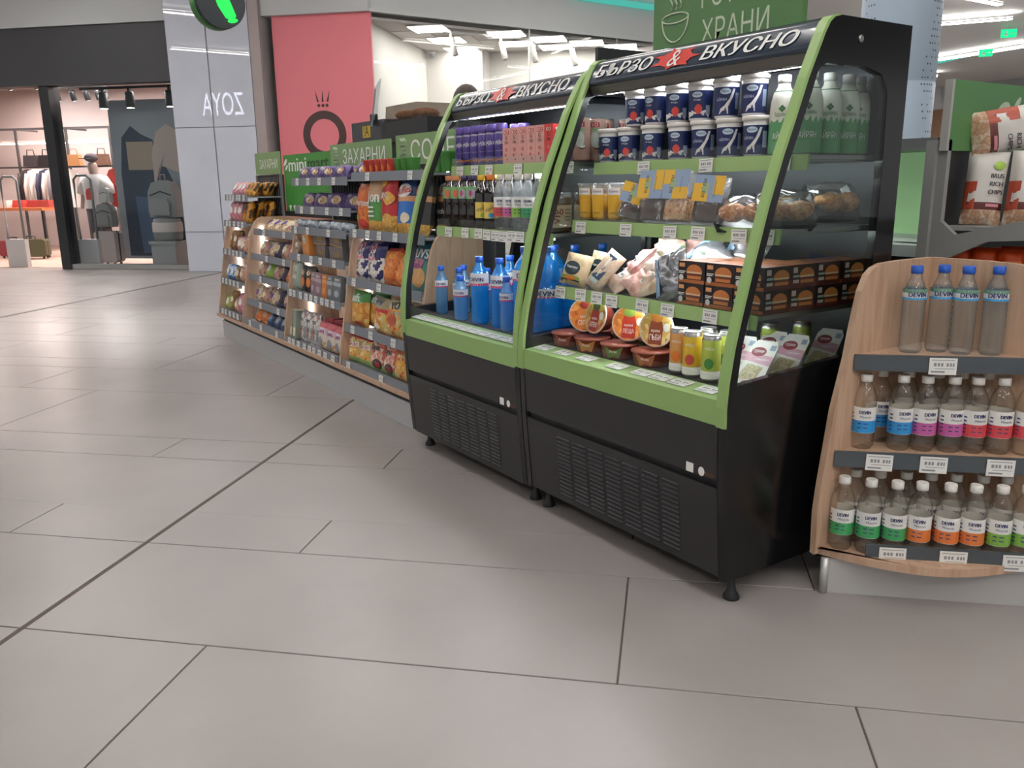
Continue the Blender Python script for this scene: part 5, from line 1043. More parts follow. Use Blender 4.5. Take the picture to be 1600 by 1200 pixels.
struct('trim_1', MB().box(-10.62, -8.06, 13.36, 13.52, .004, .09), STEEL, rz=TH, label='steel sill under the shop window')
struct('trim_2', MB().box(-10.65, -10.47, 13.34, 13.60, .004, 3.12), mat('mullion_black', '#1b1d1f', .35), rz=TH, label='black upright post of the shop window')
for i, (a, d) in enumerate(((-12.6, 15), (-10.8, 15), (-9.2, 15), (-12.6, 17.2), (-10.8, 17.2), (-9.2, 17.2), (-14.5, 15.5), (-14.5, 17.5))):
    t = thing('shop_downlight', f'{ORD[i]} round recessed downlight in the clothes shop ceiling', 'light', sw(a, d, 3.75), TH, 'shop downlights'); part('lens', MB().lathe([(.16, -.02), (.16, -.001)], 14), glow('shop_led', '#fff1ea', 420), t); part('ring', MB().lathe([(.16, -.03), (.19, -.03), (.19, -.001)], 14, cap=False), WHITE, t)
def spot(a, d, z, lb, tilt=.3, s=1.0):
    t = thing('track_spotlight', lb, 'spotlight', sw(a, d, z), TH, 'track spotlights'); t.scale = (s, s, s)
    part('bracket', MB().box(-.02, .02, -.02, .02, -.06, .02), DARK, t)
    h = part('lamp_head', MB().lathe([(.065, -.30), (.07, -.29), (.07, -.08), (.05, -.06)], 14), DARK, t); h.rotation_euler = (tilt, 0, 0)
    l = part('lens', MB().lathe([(.055, -.304), (.055, -.300)], 12), glow('spot_led', '#fff3e6', 10), t); l.rotation_euler = (tilt, 0, 0)
tr = tag(link('light_track', MB().box(-10.4, -8.2, 14.05, 14.10, 3.10, 3.14).mesh('light_track', DARK), None, (0, 0, 0), (0, 0, TH)), 'black track carrying three spotlights above the window display', 'track')
for i, a in enumerate([-9.96, -9.44, -8.66]): spot(a, 14.07, 3.12, f'{ORD[i]} large black track spotlight from left above the window display', 0, 1.15)
tr = tag(link('light_track', MB().box(-12.1, -10.8, 15.4, 15.44, 3.30, 3.33).mesh('light_track', DARK), None, (0, 0, 0), (0, 0, TH)), 'black track carrying small spotlights deeper in the shop', 'track')
for i, a in enumerate([-11.95, -11.6, -11.3, -11.05, -10.9]): spot(a, 15.42, 3.31, f'{ORD[i]} small black spotlight from left on the deeper track', .35, .8)
for i, a in enumerate([-13.3, -12.7]): spot(a, 15.8, 3.6, f'{ORD[i]} black spotlight from left above the shop entrance', .35, .8)
# hanging poster
ps = thing('display_poster', 'tall grey photo poster with dark blue and beige clothes hanging in the window', 'poster', sw(-9.45, 14.45, .1), TH)
b = part('poster_sheet', MB().box(-.72, .98, 0, .02, 0, 2.85), mat('poster_grey', '#8d949a', .4), ps)
sp_ = lambda e: (lambda x, z: (x, -e, z))
def pol(n, pts, c, e, r=1): m = MB(); t_poly(m, sp_(e), pts, rings=r); part(n, m, c, b)
pol('dark_coat', [(-.58, .05), (.6, .05), (.55, 1.2), (.3, 1.75), (.12, 2.15), (-.1, 2.25), (-.3, 2.40), (-.5, 2.2), (-.58, 1.6)], mat('poster_navy', '#2f3c4c', .4), .002, 2)
pol('tan_panel', [(-.42, 1.62), (.12, 1.62), (.12, 2.12), (-.42, 2.12)], mat('poster_tan', '#a3927f', .4), .004)
pol('beige_sweater', [(.08, 1.30), (.22, 1.7), (.62, 1.55), (.70, 1.95), (.62, 2.3), (.42, 2.42), (.2, 2.28), (.08, 1.9)], mat('poster_beige', '#b9a79c', .4), .006, 2)
pol('pale_jeans', [(-.3, .1), (.15, .1), (.2, 1.1), (-.35, 1.15)], mat('poster_blue', '#4a5f78', .4), .004)
# mannequin
mq = thing('mannequin', 'mannequin in white print t-shirt, grey cap and dark striped trousers', 'mannequin', sw(-10.68, 14.55, .004), TH-.1); mq.scale = (1.1, 1.1, 1.1)
def skin(name, verts, edges, radii, m, parent, sub=1):
    me = bpy.data.meshes.new(name); me.from_pydata(verts, edges, []); me.materials.append(m); o = link(name, me, parent)
    md = o.modifiers.new('skin', 'SKIN'); md.use_smooth_shade = True
    for i, r in enumerate(radii): me.skin_vertices[0].data[i].radius = r if isinstance(r, tuple) else (r, r)
    me.skin_vertices[0].data[0].use_root = True
    s = o.modifiers.new('subsurf', 'SUBSURF'); s.levels = sub; s.render_levels = sub; return o
SKINW = mat('mannequin_skin', '#b49a90', .5)
skin('body', [(0, 0, .95), (0, 0, 1.15), (0, 0, 1.38), (0, 0, 1.50), (0, -.01, 1.60), (0, -.02, 1.72), (.2, 0, 1.42), (.27, 0, 1.16), (.29, -.05, .92), (-.2, 0, 1.42), (-.27, 0, 1.16), (-.29, -.05, .92), (.10, 0, .88), (.11, -.01, .5), (.12, 0, .09), (.12, -.1, .03), (-.10, 0, .88), (-.11, -.01, .5), (-.12, 0, .09), (-.12, -.1, .03)],
     [(0, 1), (1, 2), (2, 3), (3, 4), (4, 5), (2, 6), (6, 7), (7, 8), (2, 9), (9, 10), (10, 11), (0, 12), (12, 13), (13, 14), (14, 15), (0, 16), (16, 17), (17, 18), (18, 19)],
     [(.16, .11), (.13, .1), (.17, .11), .06, (.085, .1), (.075, .09), .055, .043, .03, .055, .043, .03, .085, .06, .04, .03, .085, .06, .04, .03], SKINW, mq)
m = MB(); n = 16; vs = []
for zz, rx, ry in ((.93, .23, .155), (1.1, .215, .15), (1.3, .235, .155), (1.42, .25, .15), (1.50, .12, .10)):
    for i in range(n): a = 2*PI*i/n; vs.append((rx*math.cos(a), ry*math.sin(a), zz))
m.add(vs, [(j*n+i, j*n+(i+1) % n, (j+1)*n+(i+1) % n, (j+1)*n+i) for j in range(4) for i in range(n)], 0, True)
for s in (-1, 1): m.tube([(s*.17, 0, 1.42), (s*.27, 0, 1.30), (s*.30, 0, 1.18)], [.09, .085, .08], 12)
ts = part('t_shirt', m, mat('shirt_white', '#e4dcd8', .7), mq)
m = MB(); t_poly(m, lambda x, z: (x, -.162, z), [(-.07, 1.08), (.08, 1.08), (.09, 1.2), (.04, 1.28), (-.05, 1.26), (-.08, 1.18)]); part('red_print', m, RED, ts)
m = MB()
for s in (-1, 1): m.tube([(s*.10, 0, .95), (s*.115, 0, .55), (s*.12, 0, .10)], [.115, .09, .085], 12)
tro = part('trousers', m, mat('trouser_grey', '#4f4a4b', .7), mq)
m = MB()
for s in (-1, 1): m.tube([(s*.215, -.02, .93), (s*.205, -.01, .55), (s*.205, 0, .10)], [.016, .016, .016], 6)
part('side_stripe', m, mat('stripe_maroon', '#8a3038', .6), tro)
m = MB(); m.blob((0, -.02, 1.775), (.105, .12, .075), 14); m.box(-.08, .08, -.22, -.10, 1.755, 1.765); part('cap', m, mat('cap_felt', '#54494c', .8), mq)
def garment(name, lb, cat, a, d, z0, wd, ht, c, sleeves=True, rz=0):
    t = thing(name, lb, cat, sw(a, d, z0), TH+rz); m = MB(); w_ = wd/2
    pts = [(-w_*.9, 0), (w_*.9, 0), (w_, ht*.75), (w_*.7, ht*.95), (w_*.25, ht), (-w_*.25, ht), (-w_*.7, ht*.95), (-w_, ht*.75)]
    m.prism(pts, 'y', -.06, .06); part('garment_body', m, c, t)
    if sleeves:
        for s in (-1, 1): part('sleeve', MB().tube([(s*w_*.8, 0, ht*.88), (s*w_*1.1, 0, ht*.55), (s*w_*1.12, -.01, ht*.15)], [.06, .05, .04], 8), c, t)
    return t
garment('red_top', 'red sleeveless top hanging right of the mannequin', 'clothing', -10.28, 14.75, 1.05, .52, .72, mat('cloth_red', '#c23a2b', .7), False)
rk = thing('clothes_rail', 'black frame clothes rail along the shop wall', 'rail', sw(-13.9, 17.6, .004), TH)
m = MB()
for x in (-2.2, -.9, .4, 1.5): m.box(x-.025, x+.025, -.02, .02, 0, 2.75); m.box(x-.02, x+.02, .0, .7, 2.70, 2.74)
m.box(-2.2, 1.5, -.02, .02, 2.70, 2.75); m.box(-2.2, 1.5, -.02, .02, 1.86, 1.90); part('frame', m, mat('rail_dark', '#4a4646', .5), rk)
part('lit_shelf', MB().box(-2.15, 1.45, 0, .5, 2.42, 2.47), mat('shelf_pale', '#d8cfc9', .4), rk); part('shelf_light', MB().box(-2.1, 1.4, .02, .06, 2.395, 2.42), glow('rail_led', '#ffeada', 8), rk)
for i, (c, x) in enumerate([('#2c2627', -14.45), ('#cdbfb6', -14.27), ('#d9d2cc', -14.12), ('#2d3044', -13.97), ('#d2c6bf', -13.82), ('#77757a', -13.66), ('#c8beb6', -13.5)]):
    garment('hanging_garment', f'{ORD[i]} garment from left on the clothes rail, {["black", "cream", "off-white", "navy", "ivory", "grey", "beige"][i]}', 'clothing', x, 17.45, .98, .46, .86, mat('cloth_%d' % i, c, .8), True, .9)
tb = thing('display_table', 'orange wood display table with folded goods', 'table', sw(-13.5, 16.0, .004), TH)
part('table_top', MB().box(-1.3, .75, -.4, .4, .96, 1.02), mat('table_orange', '#b8693a', .4), tb)
for x in (-1.25, .68):
    for y in (-.35, .33): part('leg', MB().box(x, x+.05, y, y+.05, 0, .96), DARK, tb)
for i, (x, c) in enumerate([(-13.5, '#c8423a'), (-13.15, '#a83a36'), (-13.9, '#d0c4bd'), (-12.9, '#9a3a34')]):
    tag(link('folded_stack', MB().box(-.14, .14, -.12, .12, 0, .06).box(-.13, .13, -.11, .11, .06, .11).box(-.12, .13, -.11, .1, .11, .15).mesh('folded_stack', mat('folded_%d' % i, c, .7)), None, sw(x, 15.95, 1.024), (0, 0, TH)), ['red folded stack left on the orange table', 'dark red folded stack in middle of the table', 'cream folded stack at left end of the table', 'maroon folded stack right on the table'][i], 'clothes', 'folded stacks on the table')
def suitcase(lb, a, d, w_, ht, c, rz=0):
    t = thing('suitcase', lb, 'suitcase', sw(a, d, .004), TH+rz, 'suitcases'); dd = .13
    pts = [(-w_/2+.04, .05), (w_/2-.04, .05), (w_/2, .09), (w_/2, ht-.04), (w_/2-.04, ht), (-w_/2+.04, ht), (-w_/2, ht-.04), (-w_/2, .09)]
    b = part('shell', MB().prism(pts, 'y', -dd, dd), c, t); part('zip_band', MB().prism([(x*1.006, z) for x, z in pts], 'y', -.02, .02), DARK, t)
    part('handle', MB().tube([(-.08, 0, ht), (-.08, 0, ht+.06), (.08, 0, ht+.06), (.08, 0, ht)], .012, 6), DARK, t)
    for x in (-w_/2+.07, w_/2-.07):
        for y in (-.09, .09): part('wheel', MB().lathe([(.026, -.012), (.026, .012)], 10).move(lambda X, Y, Z, x=x, y=y: (x+Z, y+X, .028+Y)), DARK, t)
suitcase('upright pale grey suitcase standing below the mannequin', -10.28, 14.2, .42, .62, mat('case_pale', '#b9b1ae', .35))
suitcase('olive suitcase lying low by the table', -12.85, 15.3, .62, .40, mat('case_olive', '#4a4a32', .5), .3)
suitcase('maroon suitcase at the shop entrance', -13.45, 15.5, .5, .36, mat('case_maroon', '#7a2a30', .5), .3)
def backpack(lb, a, d, z, c, s=1.0):
    t = thing('backpack', lb, 'backpack', sw(a, d, z), TH, 'backpacks'); t.scale = (s, s, s)
    m = MB(); m.prism([(-.20, 0), (.20, 0), (.22, .1), (.21, .36), (.14, .50), (0, .54), (-.14, .50), (-.21, .36), (-.22, .1)], 'y', -.10, .12); part('main_body', m, c, t)
    part('front_pocket', MB().prism([(-.15, .03), (.15, .03), (.16, .2), (.12, .27), (-.12, .27), (-.16, .2)], 'y', -.16, -.10), c, t)
    part('zip_line', MB().tube([(-.17, -.105, .32), (0, -.108, .38), (.17, -.105, .32)], .009, 6), DARK, t)
    part('top_loop', MB().tube([(-.04, 0, .53), (-.03, 0, .62), (.03, 0, .62), (.04, 0, .53)], .012, 6), c, t)
GRB = mat('pack_grey', '#8f8f8c', .6)
pd = tag(link('display_plinth', MB().box(-.24, .24, -.2, .2, 0, .40).box(-.27, .27, -.22, .22, .40, .46).mesh('display_plinth', mat('plinth_light', '#a6a5a2', .5)), None, sw(-8.92, 14.0, .004), (0, 0, TH)), 'grey display plinth under the large backpack', 'plinth')
backpack('large light grey backpack standing on the display plinth', -8.92, 14.0, .88, GRB, 1.2)
bs = thing('drawstring_bag', 'cream slouchy bag between plinth and large backpack', 'bag', sw(-8.92, 14.0, .464), TH); part('bag_body', MB().lathe([(.22, 0), (.25, .04), (.26, .28), (.23, .39), (.12, .412)], 16), GRB, bs); part('cream_band', MB().lathe([(.263, .16), (.266, .18), (.262, .30), (.255, .33)], 16, cap=False), mat('bag_cream2', '#d8c9c0', .7), bs)
backpack('small grey backpack sitting on the pale suitcase', -10.28, 14.2, .70, GRB, .8)
backpack('small white backpack at the mannequin side', -10.24, 14.2, 1.14, mat('pack_white', '#cfcac6', .6), .5)
for i, (a, c) in enumerate([(-14.4, '#3a3436'), (-14.0, '#1f1b1d'), (-13.3, '#b07a4a'), (-12.6, '#6b4a3a')]):
    t = thing('handbag', ['dark handbag on the lit shelf, leftmost', 'black handbag on the lit shelf', 'tan box handbag on the lit shelf', 'brown handbag on the lit shelf right of mannequin'][i], 'handbag', sw(a, 17.5, 1.905), TH, 'handbags on the shelf')
    part('bag_body', MB().prism([(-.18, 0), (.18, 0), (.15, .24), (-.15, .24)], 'y', -.06, .06), mat('hb_%d' % i, c, .5), t); part('handle', MB().tube([(-.1, 0, .22), (-.08, 0, .36), (.08, 0, .36), (.1, 0, .22)], .012, 6), mat('hb_%d' % i, c, .5), t)
for i, a in enumerate([-11.5, -10.35]):
    t = thing('security_gate', ['pale security gate left at the shop entrance', 'pale security gate beside the black post'][i], 'gate', sw(a-.35*(i == 0), 13.75, .004), TH, 'security gates')
    part('base', MB().box(-.2, .2, -.05, .05, 0, .50), mat('gate_white', '#c9c4c2', .4), t); part('frame', MB().tube([(-.17, 0, .5), (-.17, 0, 1.55), (-.1, 0, 1.62), (.1, 0, 1.62), (.17, 0, 1.55), (.17, 0, .5)], .022, 8), GREYD, t)

# ------------------------------------------------------------------ pink advertising panel and white shop
struct('wall_bulkhead', MB().box(-13.0, -12.80, 5.95, 12.0, 4.03, 4.70).box(-12.9, -12.72, 5.95, 12.0, 4.0, 4.05), BULK, label='grey bulkhead above the white shop window')
struct('wall_bulkhead_front', MB().box(-6.44, -4.66, 13.2, 13.5, 4.0, 4.72), BULK, rz=TH, label='grey bulkhead above the pink panel')
pk = thing('pink_panel', 'large coral pink hoarding with a dark ring and crown emblem', 'hoarding', sw(-5.5, 13.3, 0), TH)
b = part('hoarding_board', MB().box(-.80, .84, 0, .06, 0, 4.0), mat('hoarding_pink', '#e47f89', .5), pk)
EMB = mat('emblem_dark', '#3b2422', .5); sfp = lambda x, z: (x, -.003, z)
m = MB(); n = 40
vs = [sfp(-.02+r*math.cos(2*PI*i/n), 2.19+r*1.02*math.sin(2*PI*i/n)) for r in (.245, .37) for i in range(n)]
m.add(vs, [(i, (i+1) % n, n+(i+1) % n, n+i) for i in range(n)]); part('ring_emblem', m, EMB, b)
m = MB()
for k, (x, s) in enumerate(((-.09, -.035), (-.02, 0), (.05, .035))):
    t_poly(m, sfp, ell(x, 2.645, .026, .026)); t_poly(m, sfp, [(x-.018+s*.3, 2.70), (x+.018+s*.3, 2.70), (x+s*1.6, 2.885)], rings=1)
part('crown_emblem', m, EMB, b)
WSH = mat('white_shop_wall', '#e6e2df', .6)
struct('wall_white_left', MB().box(-4.9, -4.76, 13.45, 16.75, 0, 3.9), WSH, rz=TH, label='white side wall inside the empty shop')
struct('wall_white_back', MB().box(-4.9, -3.65, 16.72, 16.85, 0, 3.9).box(-3.75, -3.62, 16.85, 17.3, 0, 3.9).box(-3.75, -.4, 17.25, 17.4, 0, 3.9), WSH, rz=TH, label='white back wall inside the empty shop')
CT = mat('ceiling_tile', '#d9d3d0', .7)
cl = struct('ceiling_white_shop', MB().prism([sw(-4.8, 13.42)[:2], (-12.82, 5.98), (-12.82, 11.9), sw(-.4, 17.4)[:2], sw(-4.8, 17.4)[:2]], 'z', 3.90, 3.94), mat('ceiling_grid', '#b9b2b0', .7), label='tiled ceiling of the white shop')
for i in range(11):
    for j in range(8):
        if sw(-4.12+i*.62, 12.6+j*.62)[0] > -12.84 or 13.2+j*.62 > 17.4: continue
        struct('ceiling_tile', MB().box(-4.72+i*.62, -4.12+i*.62, 12.6+j*.62, 13.2+j*.62, 3.888, 3.90), CT, parent=cl, rz=TH)
PLED = glow('panel_led', '#fffaf2', LED_SHOP)
for i, (a, d) in enumerate([(-3.99, 14.25), (-3.99, 15.40), (-3.99, 16.50), (-2.85, 15.05), (-2.85, 16.10), (-2.22, 15.75), (-2.22, 16.68), (-1.60, 16.35), (-1.02, 16.95)]):
        t = thing('panel_light', f'{ORD[i]} square ceiling panel light from left in the white shop', 'light', sw(a, d, 3.886), TH, 'square ceiling panel lights'); part('frame', MB().box(-.30, .30, -.30, .30, -.012, 0), WHITE, t); part('diffuser', MB().box(-.285, .285, -.285, .285, -.018, -.012), PLED, t)
tr = tag(link('light_track', MB().box(-13.02, -12.98, 7.4, 11.2, 3.86, 3.885).mesh('light_track', WHITE), None), 'white track above the shop window carrying white spotlights', 'track')
for i, y in enumerate([7.55, 8.55, 9.2, 10.1]):
    t = thing('white_spotlight', f'{ORD[i]} white cylinder spotlight from left above the shop window', 'spotlight', (-13.0, y, 3.82), 0, 'white cylinder spotlights'); part('stem', MB().box(-.015, .015, -.015, .015, -.04, .04), WHITE, t); h = part('lamp_head', MB().lathe([(.045, -.34), (.05, -.33), (.05, -.04)], 12), mat('spot_grey', '#b5aeac', .5), t); h.rotation_euler = (.15, -.2, 0)
struct('window_2', MB().box(-12.83, -12.81, 5.98, 11.9, 0, 4.0), clear('shop_window2', '#f4f6f5', .1, .01, ior=1.15), label='large glass front of the white shop')
for i, y in enumerate((9.0, 11.0)): struct(f'trim_{i+3}', MB().box(-12.80, -12.77, y-.01, y+.01, 0, 4.0), mat('glass_edge', '#cfd3d0', .3), label='thin joint between shop window panes')
t = thing('dome_camera', 'small white dome camera at the ceiling corner of white shop', 'camera', sw(-4.6, 16.55, 3.86), TH); part('mount', MB().lathe([(.07, -.03), (.07, 0)], 12), WHITE, t); part('dome', MB().blob((0, 0, -.05), (.06, .06, .06), 12), GREY, t)
t = thing('cove_light', 'teal cove light above the white shop bulkhead', 'light', (-12.74, 12, 4.62), 0); part('diffuser', MB().box(-.02, .02, -2.2, 0, -.05, .05), TEALG, t)
# round hanging logo sign
t = thing('round_sign', 'round dark hanging sign with glowing green leaf logo', 'sign', sw(-4.31, 8.0, 3.12), TH+.95)
cy = lambda r0, y0, y1: MB().lathe([(r0, y0), (r0, y1)], 40).move(lambda x, y, z: (x, z, y))
b = part('disc', cy(.245, -.05, .05), mat('disc_dark', '#20272a', .3), t); part('green_rim', cy(.249, .0, .10), mat('rim_green', '#2f6b33', .4), t)
GLG = glow('logo_green', '#33e05a', 1.4); m = MB()
s0 = lambda x, z: (x, -.054, z); t_poly(m, s0, [(-.06, .14), (.02, .16), (.10, -.02), (.14, -.12), (.10, -.17), (.03, -.15), (-.04, -.05), (-.08, .06)], rings=2); t_poly(m, s0, ell(.10, -.165, .055, .022, rot=.2)); part('leaf_logo', m, GLG, b)
part('hanging_rod', MB().tube([(0, 0, .24), (0, 0, 1.52)], .012, 8), STEEL, t)

# ------------------------------------------------------------------ inside the kiosk
KB = mat('machine_black', '#24262b', .4)
t = thing('kiosk_counter', 'black service counter standing behind the snack shelves', 'counter', (-5.6, 3.25, 0)); ok_ = (-5.6, 3.25, 0)
part('counter_body', MB().box(-6.95, -5.45, 3.0, 3.6, 0, 1.715), KB, t, ok_); part('counter_top', MB().box(-6.17, -5.42, 2.94, 3.63, 1.715, 1.865), mat('counter_edge', '#1c1e22', .35), t, ok_)
t = thing('coffee_machine', 'dark grey appliance with yellow warning sticker behind the ЗАХАРНИ sign', 'machine', (-6.5, 3.2, 1.72)); om = (-6.5, 3.2, 1.72)
b = part('machine_body', MB().box(-6.84, -6.22, 2.99, 3.45, 1.722, 1.90), mat('machine_grey', '#3a3d44', .45), t, om); m = MB(); t_rect(m, lambda x, z: (x-om[0], 2.989-.001-om[1], z-om[2]), -6.62, -6.47, 1.775, 1.865, 0, 1); part('warning_sticker', m, mat('sticker_yellow', '#cfae2c', .5), b); m = MB(); t_text(m, lambda x, z: (x-om[0], 2.986-om[1], z-om[2]), '!A', -6.545, 1.825, width=.1); part('sticker_print', m, INK, b)
part('vent_box', MB().box(-6.215, -6.18, 2.98, 3.2, 1.722, 1.80), mat('machine_blue', '#5d6a78', .4), t, om)
t = thing('cake_box', 'clear plastic cake box with brown pastry standing on the counter', 'box', (-5.86, 3.1, 1.867))
part('clear_cover', MB().prism([(-.27, 0), (.27, 0), (.25, .11), (-.25, .11)], 'y', -.14, .14), clear('cake_cover', '#cfc8c2', .5, .05, .25, '#8a8079'), t)
for x in (-.14, .12): part('pastry', MB().blob((x, 0, .045), (.10, .11, .04), 12), CRO, t)
t = thing('slanted_screen', 'thin pale screen leaning beside the pink panel', 'screen', (-6.46, 3.02, 1.90), 0); o2 = part('screen_panel', MB().box(-.13, .13, -.006, .006, 0, .30), mat('screen_grey', '#a3adb5', .15), t); o2.rotation_euler = (-.22, .40, -.62); part('stand', MB().box(-.03, .03, -.02, .02, -.03, .05), DARK, t)
# worker inside the kiosk, hidden but for the crown of the head
pe = thing('person', 'person with dark hair inside the kiosk, only crown of head showing', 'person', (-5.0, 3.02, .165), 3.7)
HAIR = mat('hair_dark', '#2a1a16', .6)
tag(link('kiosk_floor_riser', MB().box(-5.40, -4.10, 2.83, 3.6, 0, .15).box(-5.41, -4.09, 2.82, 3.61, .15, .163).mesh('kiosk_floor_riser', DARK), None), 'low dark raised floor inside the kiosk', 'platform')
SK = 1.045
skin('body', [tuple(SK*c for c in v) for v in [(0, 0, .95), (0, 0, 1.18), (0, 0, 1.42), (0, .01, 1.54), (0, -.01, 1.62), (0, -.01, 1.73), (.2, 0, 1.46), (.26, -.02, 1.18), (.25, -.2, 1.02), (-.2, 0, 1.46), (-.26, -.02, 1.18), (-.25, -.2, 1.02), (.10, 0, .88), (.11, -.01, .5), (.12, .02, .09), (.12, -.13, .04), (-.10, 0, .88), (-.11, -.01, .5), (-.12, .02, .09), (-.12, -.13, .04)]],
     [(0, 1), (1, 2), (2, 3), (3, 4), (4, 5), (2, 6), (6, 7), (7, 8), (2, 9), (9, 10), (10, 11), (0, 12), (12, 13), (13, 14), (14, 15), (0, 16), (16, 17), (17, 18), (18, 19)],
     [(.17, .12), (.15, .11), (.19, .12), .065, (.085, .1), (.075, .09), .06, .048, .035, .06, .048, .035, .095, .065, .05, .04, .095, .065, .05, .04], mat('work_clothes', '#33363c', .8), pe)
part('head', MB().blob((0, -.01, SK*1.655), (.085, .105, .125), 18).blob((0, -.115, SK*1.645), (.014, .02, .022), 8).blob((.085, 0, SK*1.65), (.012, .025, .035), 8).blob((-.085, 0, SK*1.65), (.012, .025, .035), 8), mat('skin_tone', '#b98a72', .5), pe)
part('hair', MB().blob((0, .012, SK*1.675), (.094, .110, .125), 18).move(lambda x, y, z: (x, y, max(z, SK*1.655-.6*max(0, y)))), HAIR, pe)
# hanging menu boards
t = thing('hanging_sign', 'large green hanging sign with bowl icon reading ГОТОВИ ХРАНИ', 'sign', (-2.72, 3.0, 1.99)); oh = (-2.72, 3.0, 1.99)
b = part('sign_board', MB().box(-3.205, -2.345, 2.99, 3.02, 1.93, 2.50), mat('sign_forest', '#4f7a45', .45, var=.18, vscale=1.2), t, oh); sfh = lambda x, z: (x-oh[0], 2.99-.0015-oh[1], z-oh[2])
m = MB(); t_text(m, sfh, 'ГОТОВИ', -2.685, 2.205, width=.42, height=.10); part('lettering', m, LINEW, b)
m = MB(); t_text(m, sfh, 'ХРАНИ', -2.70, 2.057, width=.38, height=.10); part('lettering', m, LINEW, b)
m = MB(); cxb, czb = -3.06, 2.12
m.tube([Vector(sfh(cxb+.085*math.cos(t_), czb+.022*math.sin(t_)+.02)) for t_ in [2*PI*i/24 for i in range(25)]], .004, 6)
m.tube([Vector(sfh(cxb-.085*math.cos(PI*i/14), czb+.02-.105*math.sin(PI*i/14))) for i in range(15)], .004, 6)
for k in (-1, 0, 1): m.tube([Vector(sfh(cxb+.028*k+.010*math.sin(i*.9), czb+.055+.012*i)) for i in range(8)], .004, 5)
part('bowl_icon', m, LINEW, b); part('hanger', MB().tube([(-.3, 0, .5), (-.3, 0, 2.7)], .006, 6).tube([(.3, 0, .5), (.3, 0, 2.7)], .006, 6), STEEL, t)
t = thing('menu_board', 'small black menu board with white lettering behind the canopy', 'sign', (-3.62, 3.0, 1.90)); b = part('board_panel', MB().box(-.012, .012, -.02, .75, -.05, .185), mat('menu_black', '#191c1f', .4), t); m = MB(); t_text(m, lambda x, z: (.0135, x, z), 'О!', .12, .10, height=.06); part('lettering', m, LETTER, b); part('post', MB().box(-.015, .015, .30, .33, -1.89, -.05), DARK, t)
# perforated round column
cc = (-3.755, 5.87); COLM = mat('column_paint', '#b9cbde', .45)
col_ = struct('wall_column', MB().lathe([(.265, 0), (.265, 2.05), (.262, 2.055), (.262, 2.065), (.265, 2.07), (.265, 4.7)], 40, (cc[0], cc[1], 0)), COLM, label='round pale blue perforated column behind the larger fridge')
HOLE = mat('perforation', '#5d6b7b', .6); hm = MB(); rr = random.Random(4)
for s in (-1, 1):
    for iz in range(60):
        for ia in range(5):
            if rr.random() < .42: continue
            an = math.atan2(-cc[1], -cc[0])+s*(.80+ia*.10)+.12*math.sin(iz*.35); z = 1.45+iz*.045
            c_, s_ = math.cos(an), math.sin(an); r_ = .2658; e_ = .0075
            hm.add([(cc[0]+r_*c_-s_*e_*math.cos(q), cc[1]+r_*s_+c_*e_*math.cos(q), z+e_*math.sin(q)) for q in [PI*k/3 for k in range(6)]], [tuple(range(6))])
ho = part('perforations', hm, HOLE, col_); ho['kind'] = 'stuff'
# far kiosk half: slab, green panels, white counter
t = thing('rear_counter', 'grey topped counter with pale green backlit panels behind the column', 'counter', (-2.5, 4.5, 0)); orc = (-2.5, 4.5, 0)
part('counter_slab', MB().box(-3.2, -2.18, 4.22, 4.75, 1.545, 1.60), mat('slab_grey', '#5f6264', .4), t, orc)
PG = mat('panel_palegreen', '#a4d29a', .5, emit=.25)
for x0, x1 in ((-3.2, -2.63), (-2.61, -2.2)): part('green_panel', MB().box(x0, x1, 4.72, 4.75, 1.05, 1.545), PG, t, orc)
part('divider', MB().box(-2.63, -2.61, 4.70, 4.76, .9, 1.545), mat('divider_green', '#3f5f3a', .5), t, orc)
part('cabinet', MB().box(-3.2, -2.2, 4.05, 4.75, 0, 1.03), DARK, t, orc); part('white_ledge', MB().box(-3.0, -2.14, 3.88, 4.72, 1.03, 1.085), mat('ledge_white', '#c6d3d2', .4), t, orc)
m = MB(); t_poly(m, lambda x, z: (x-orc[0], z-orc[1], 1.0865), ell(-2.42, 4.05, .10, .05)); part('round_hole', m, DARK, t, )
part('cable', MB().tube([(-.0, .2, 1.54), (.02, .19, 1.48), (.10, .17, 1.45), (.30, .12, 1.42)], .010, 6), mat('cable_pale', '#b9cdb9', .5), t)
# ------------------------------------------------------------------ right-hand gondola with bread chip bags
t = thing('side_gondola', 'grey metal gondola with green header behind the corner shelf', 'shelf', (-1.5, 3.4, 0)); osg = (-1.5, 3.4, 0)
part('end_panel', MB().prism([(-1.865, 0), (-1.865, 1.54), (-1.80, 1.54), (-1.80, 1.24), (-1.74, 1.19), (-1.52, 1.245), (-1.35, 1.245), (-1.35, 1.19), (-1.62, 1.17), (-1.80, 1.08), (-1.80, 0)], 'y', 3.19, 3.215), mat('gondola_grey', '#8b8d8c', .5), t, osg)
part('upright', MB().box(-1.875, -1.835, 3.17, 3.26, 0, 1.54), mat('gondola_grey', '#8b8d8c', .5), t, osg)
part('back_panel', MB().box(-1.85, -1.82, 3.2, 5.2, 0, 1.55), DARK, t, osg)
hd = part('header_board', MB().box(-1.825, -1.80, 3.19, 5.2, 1.50, 1.755), mat('header_green', '#4b7a48', .45), t, osg); part('header_edge', MB().box(-1.827, -1.798, 3.175, 3.19, 1.50, 1.755), mat('edge_grey', '#a9aaa6', .5), t, osg)
m = MB(); sfg = lambda y, z: (-1.80+.0015-osg[0], y-osg[1], z-osg[2])
for e_ in (ell(3.56, 1.655, .05, .032, rot=.4), ell(3.63, 1.62, .045, .028, rot=-.5), ell(3.66, 1.685, .035, .014, rot=.8), ell(3.51, 1.60, .02, .012, rot=.3)): t_poly(m, sfg, e_)
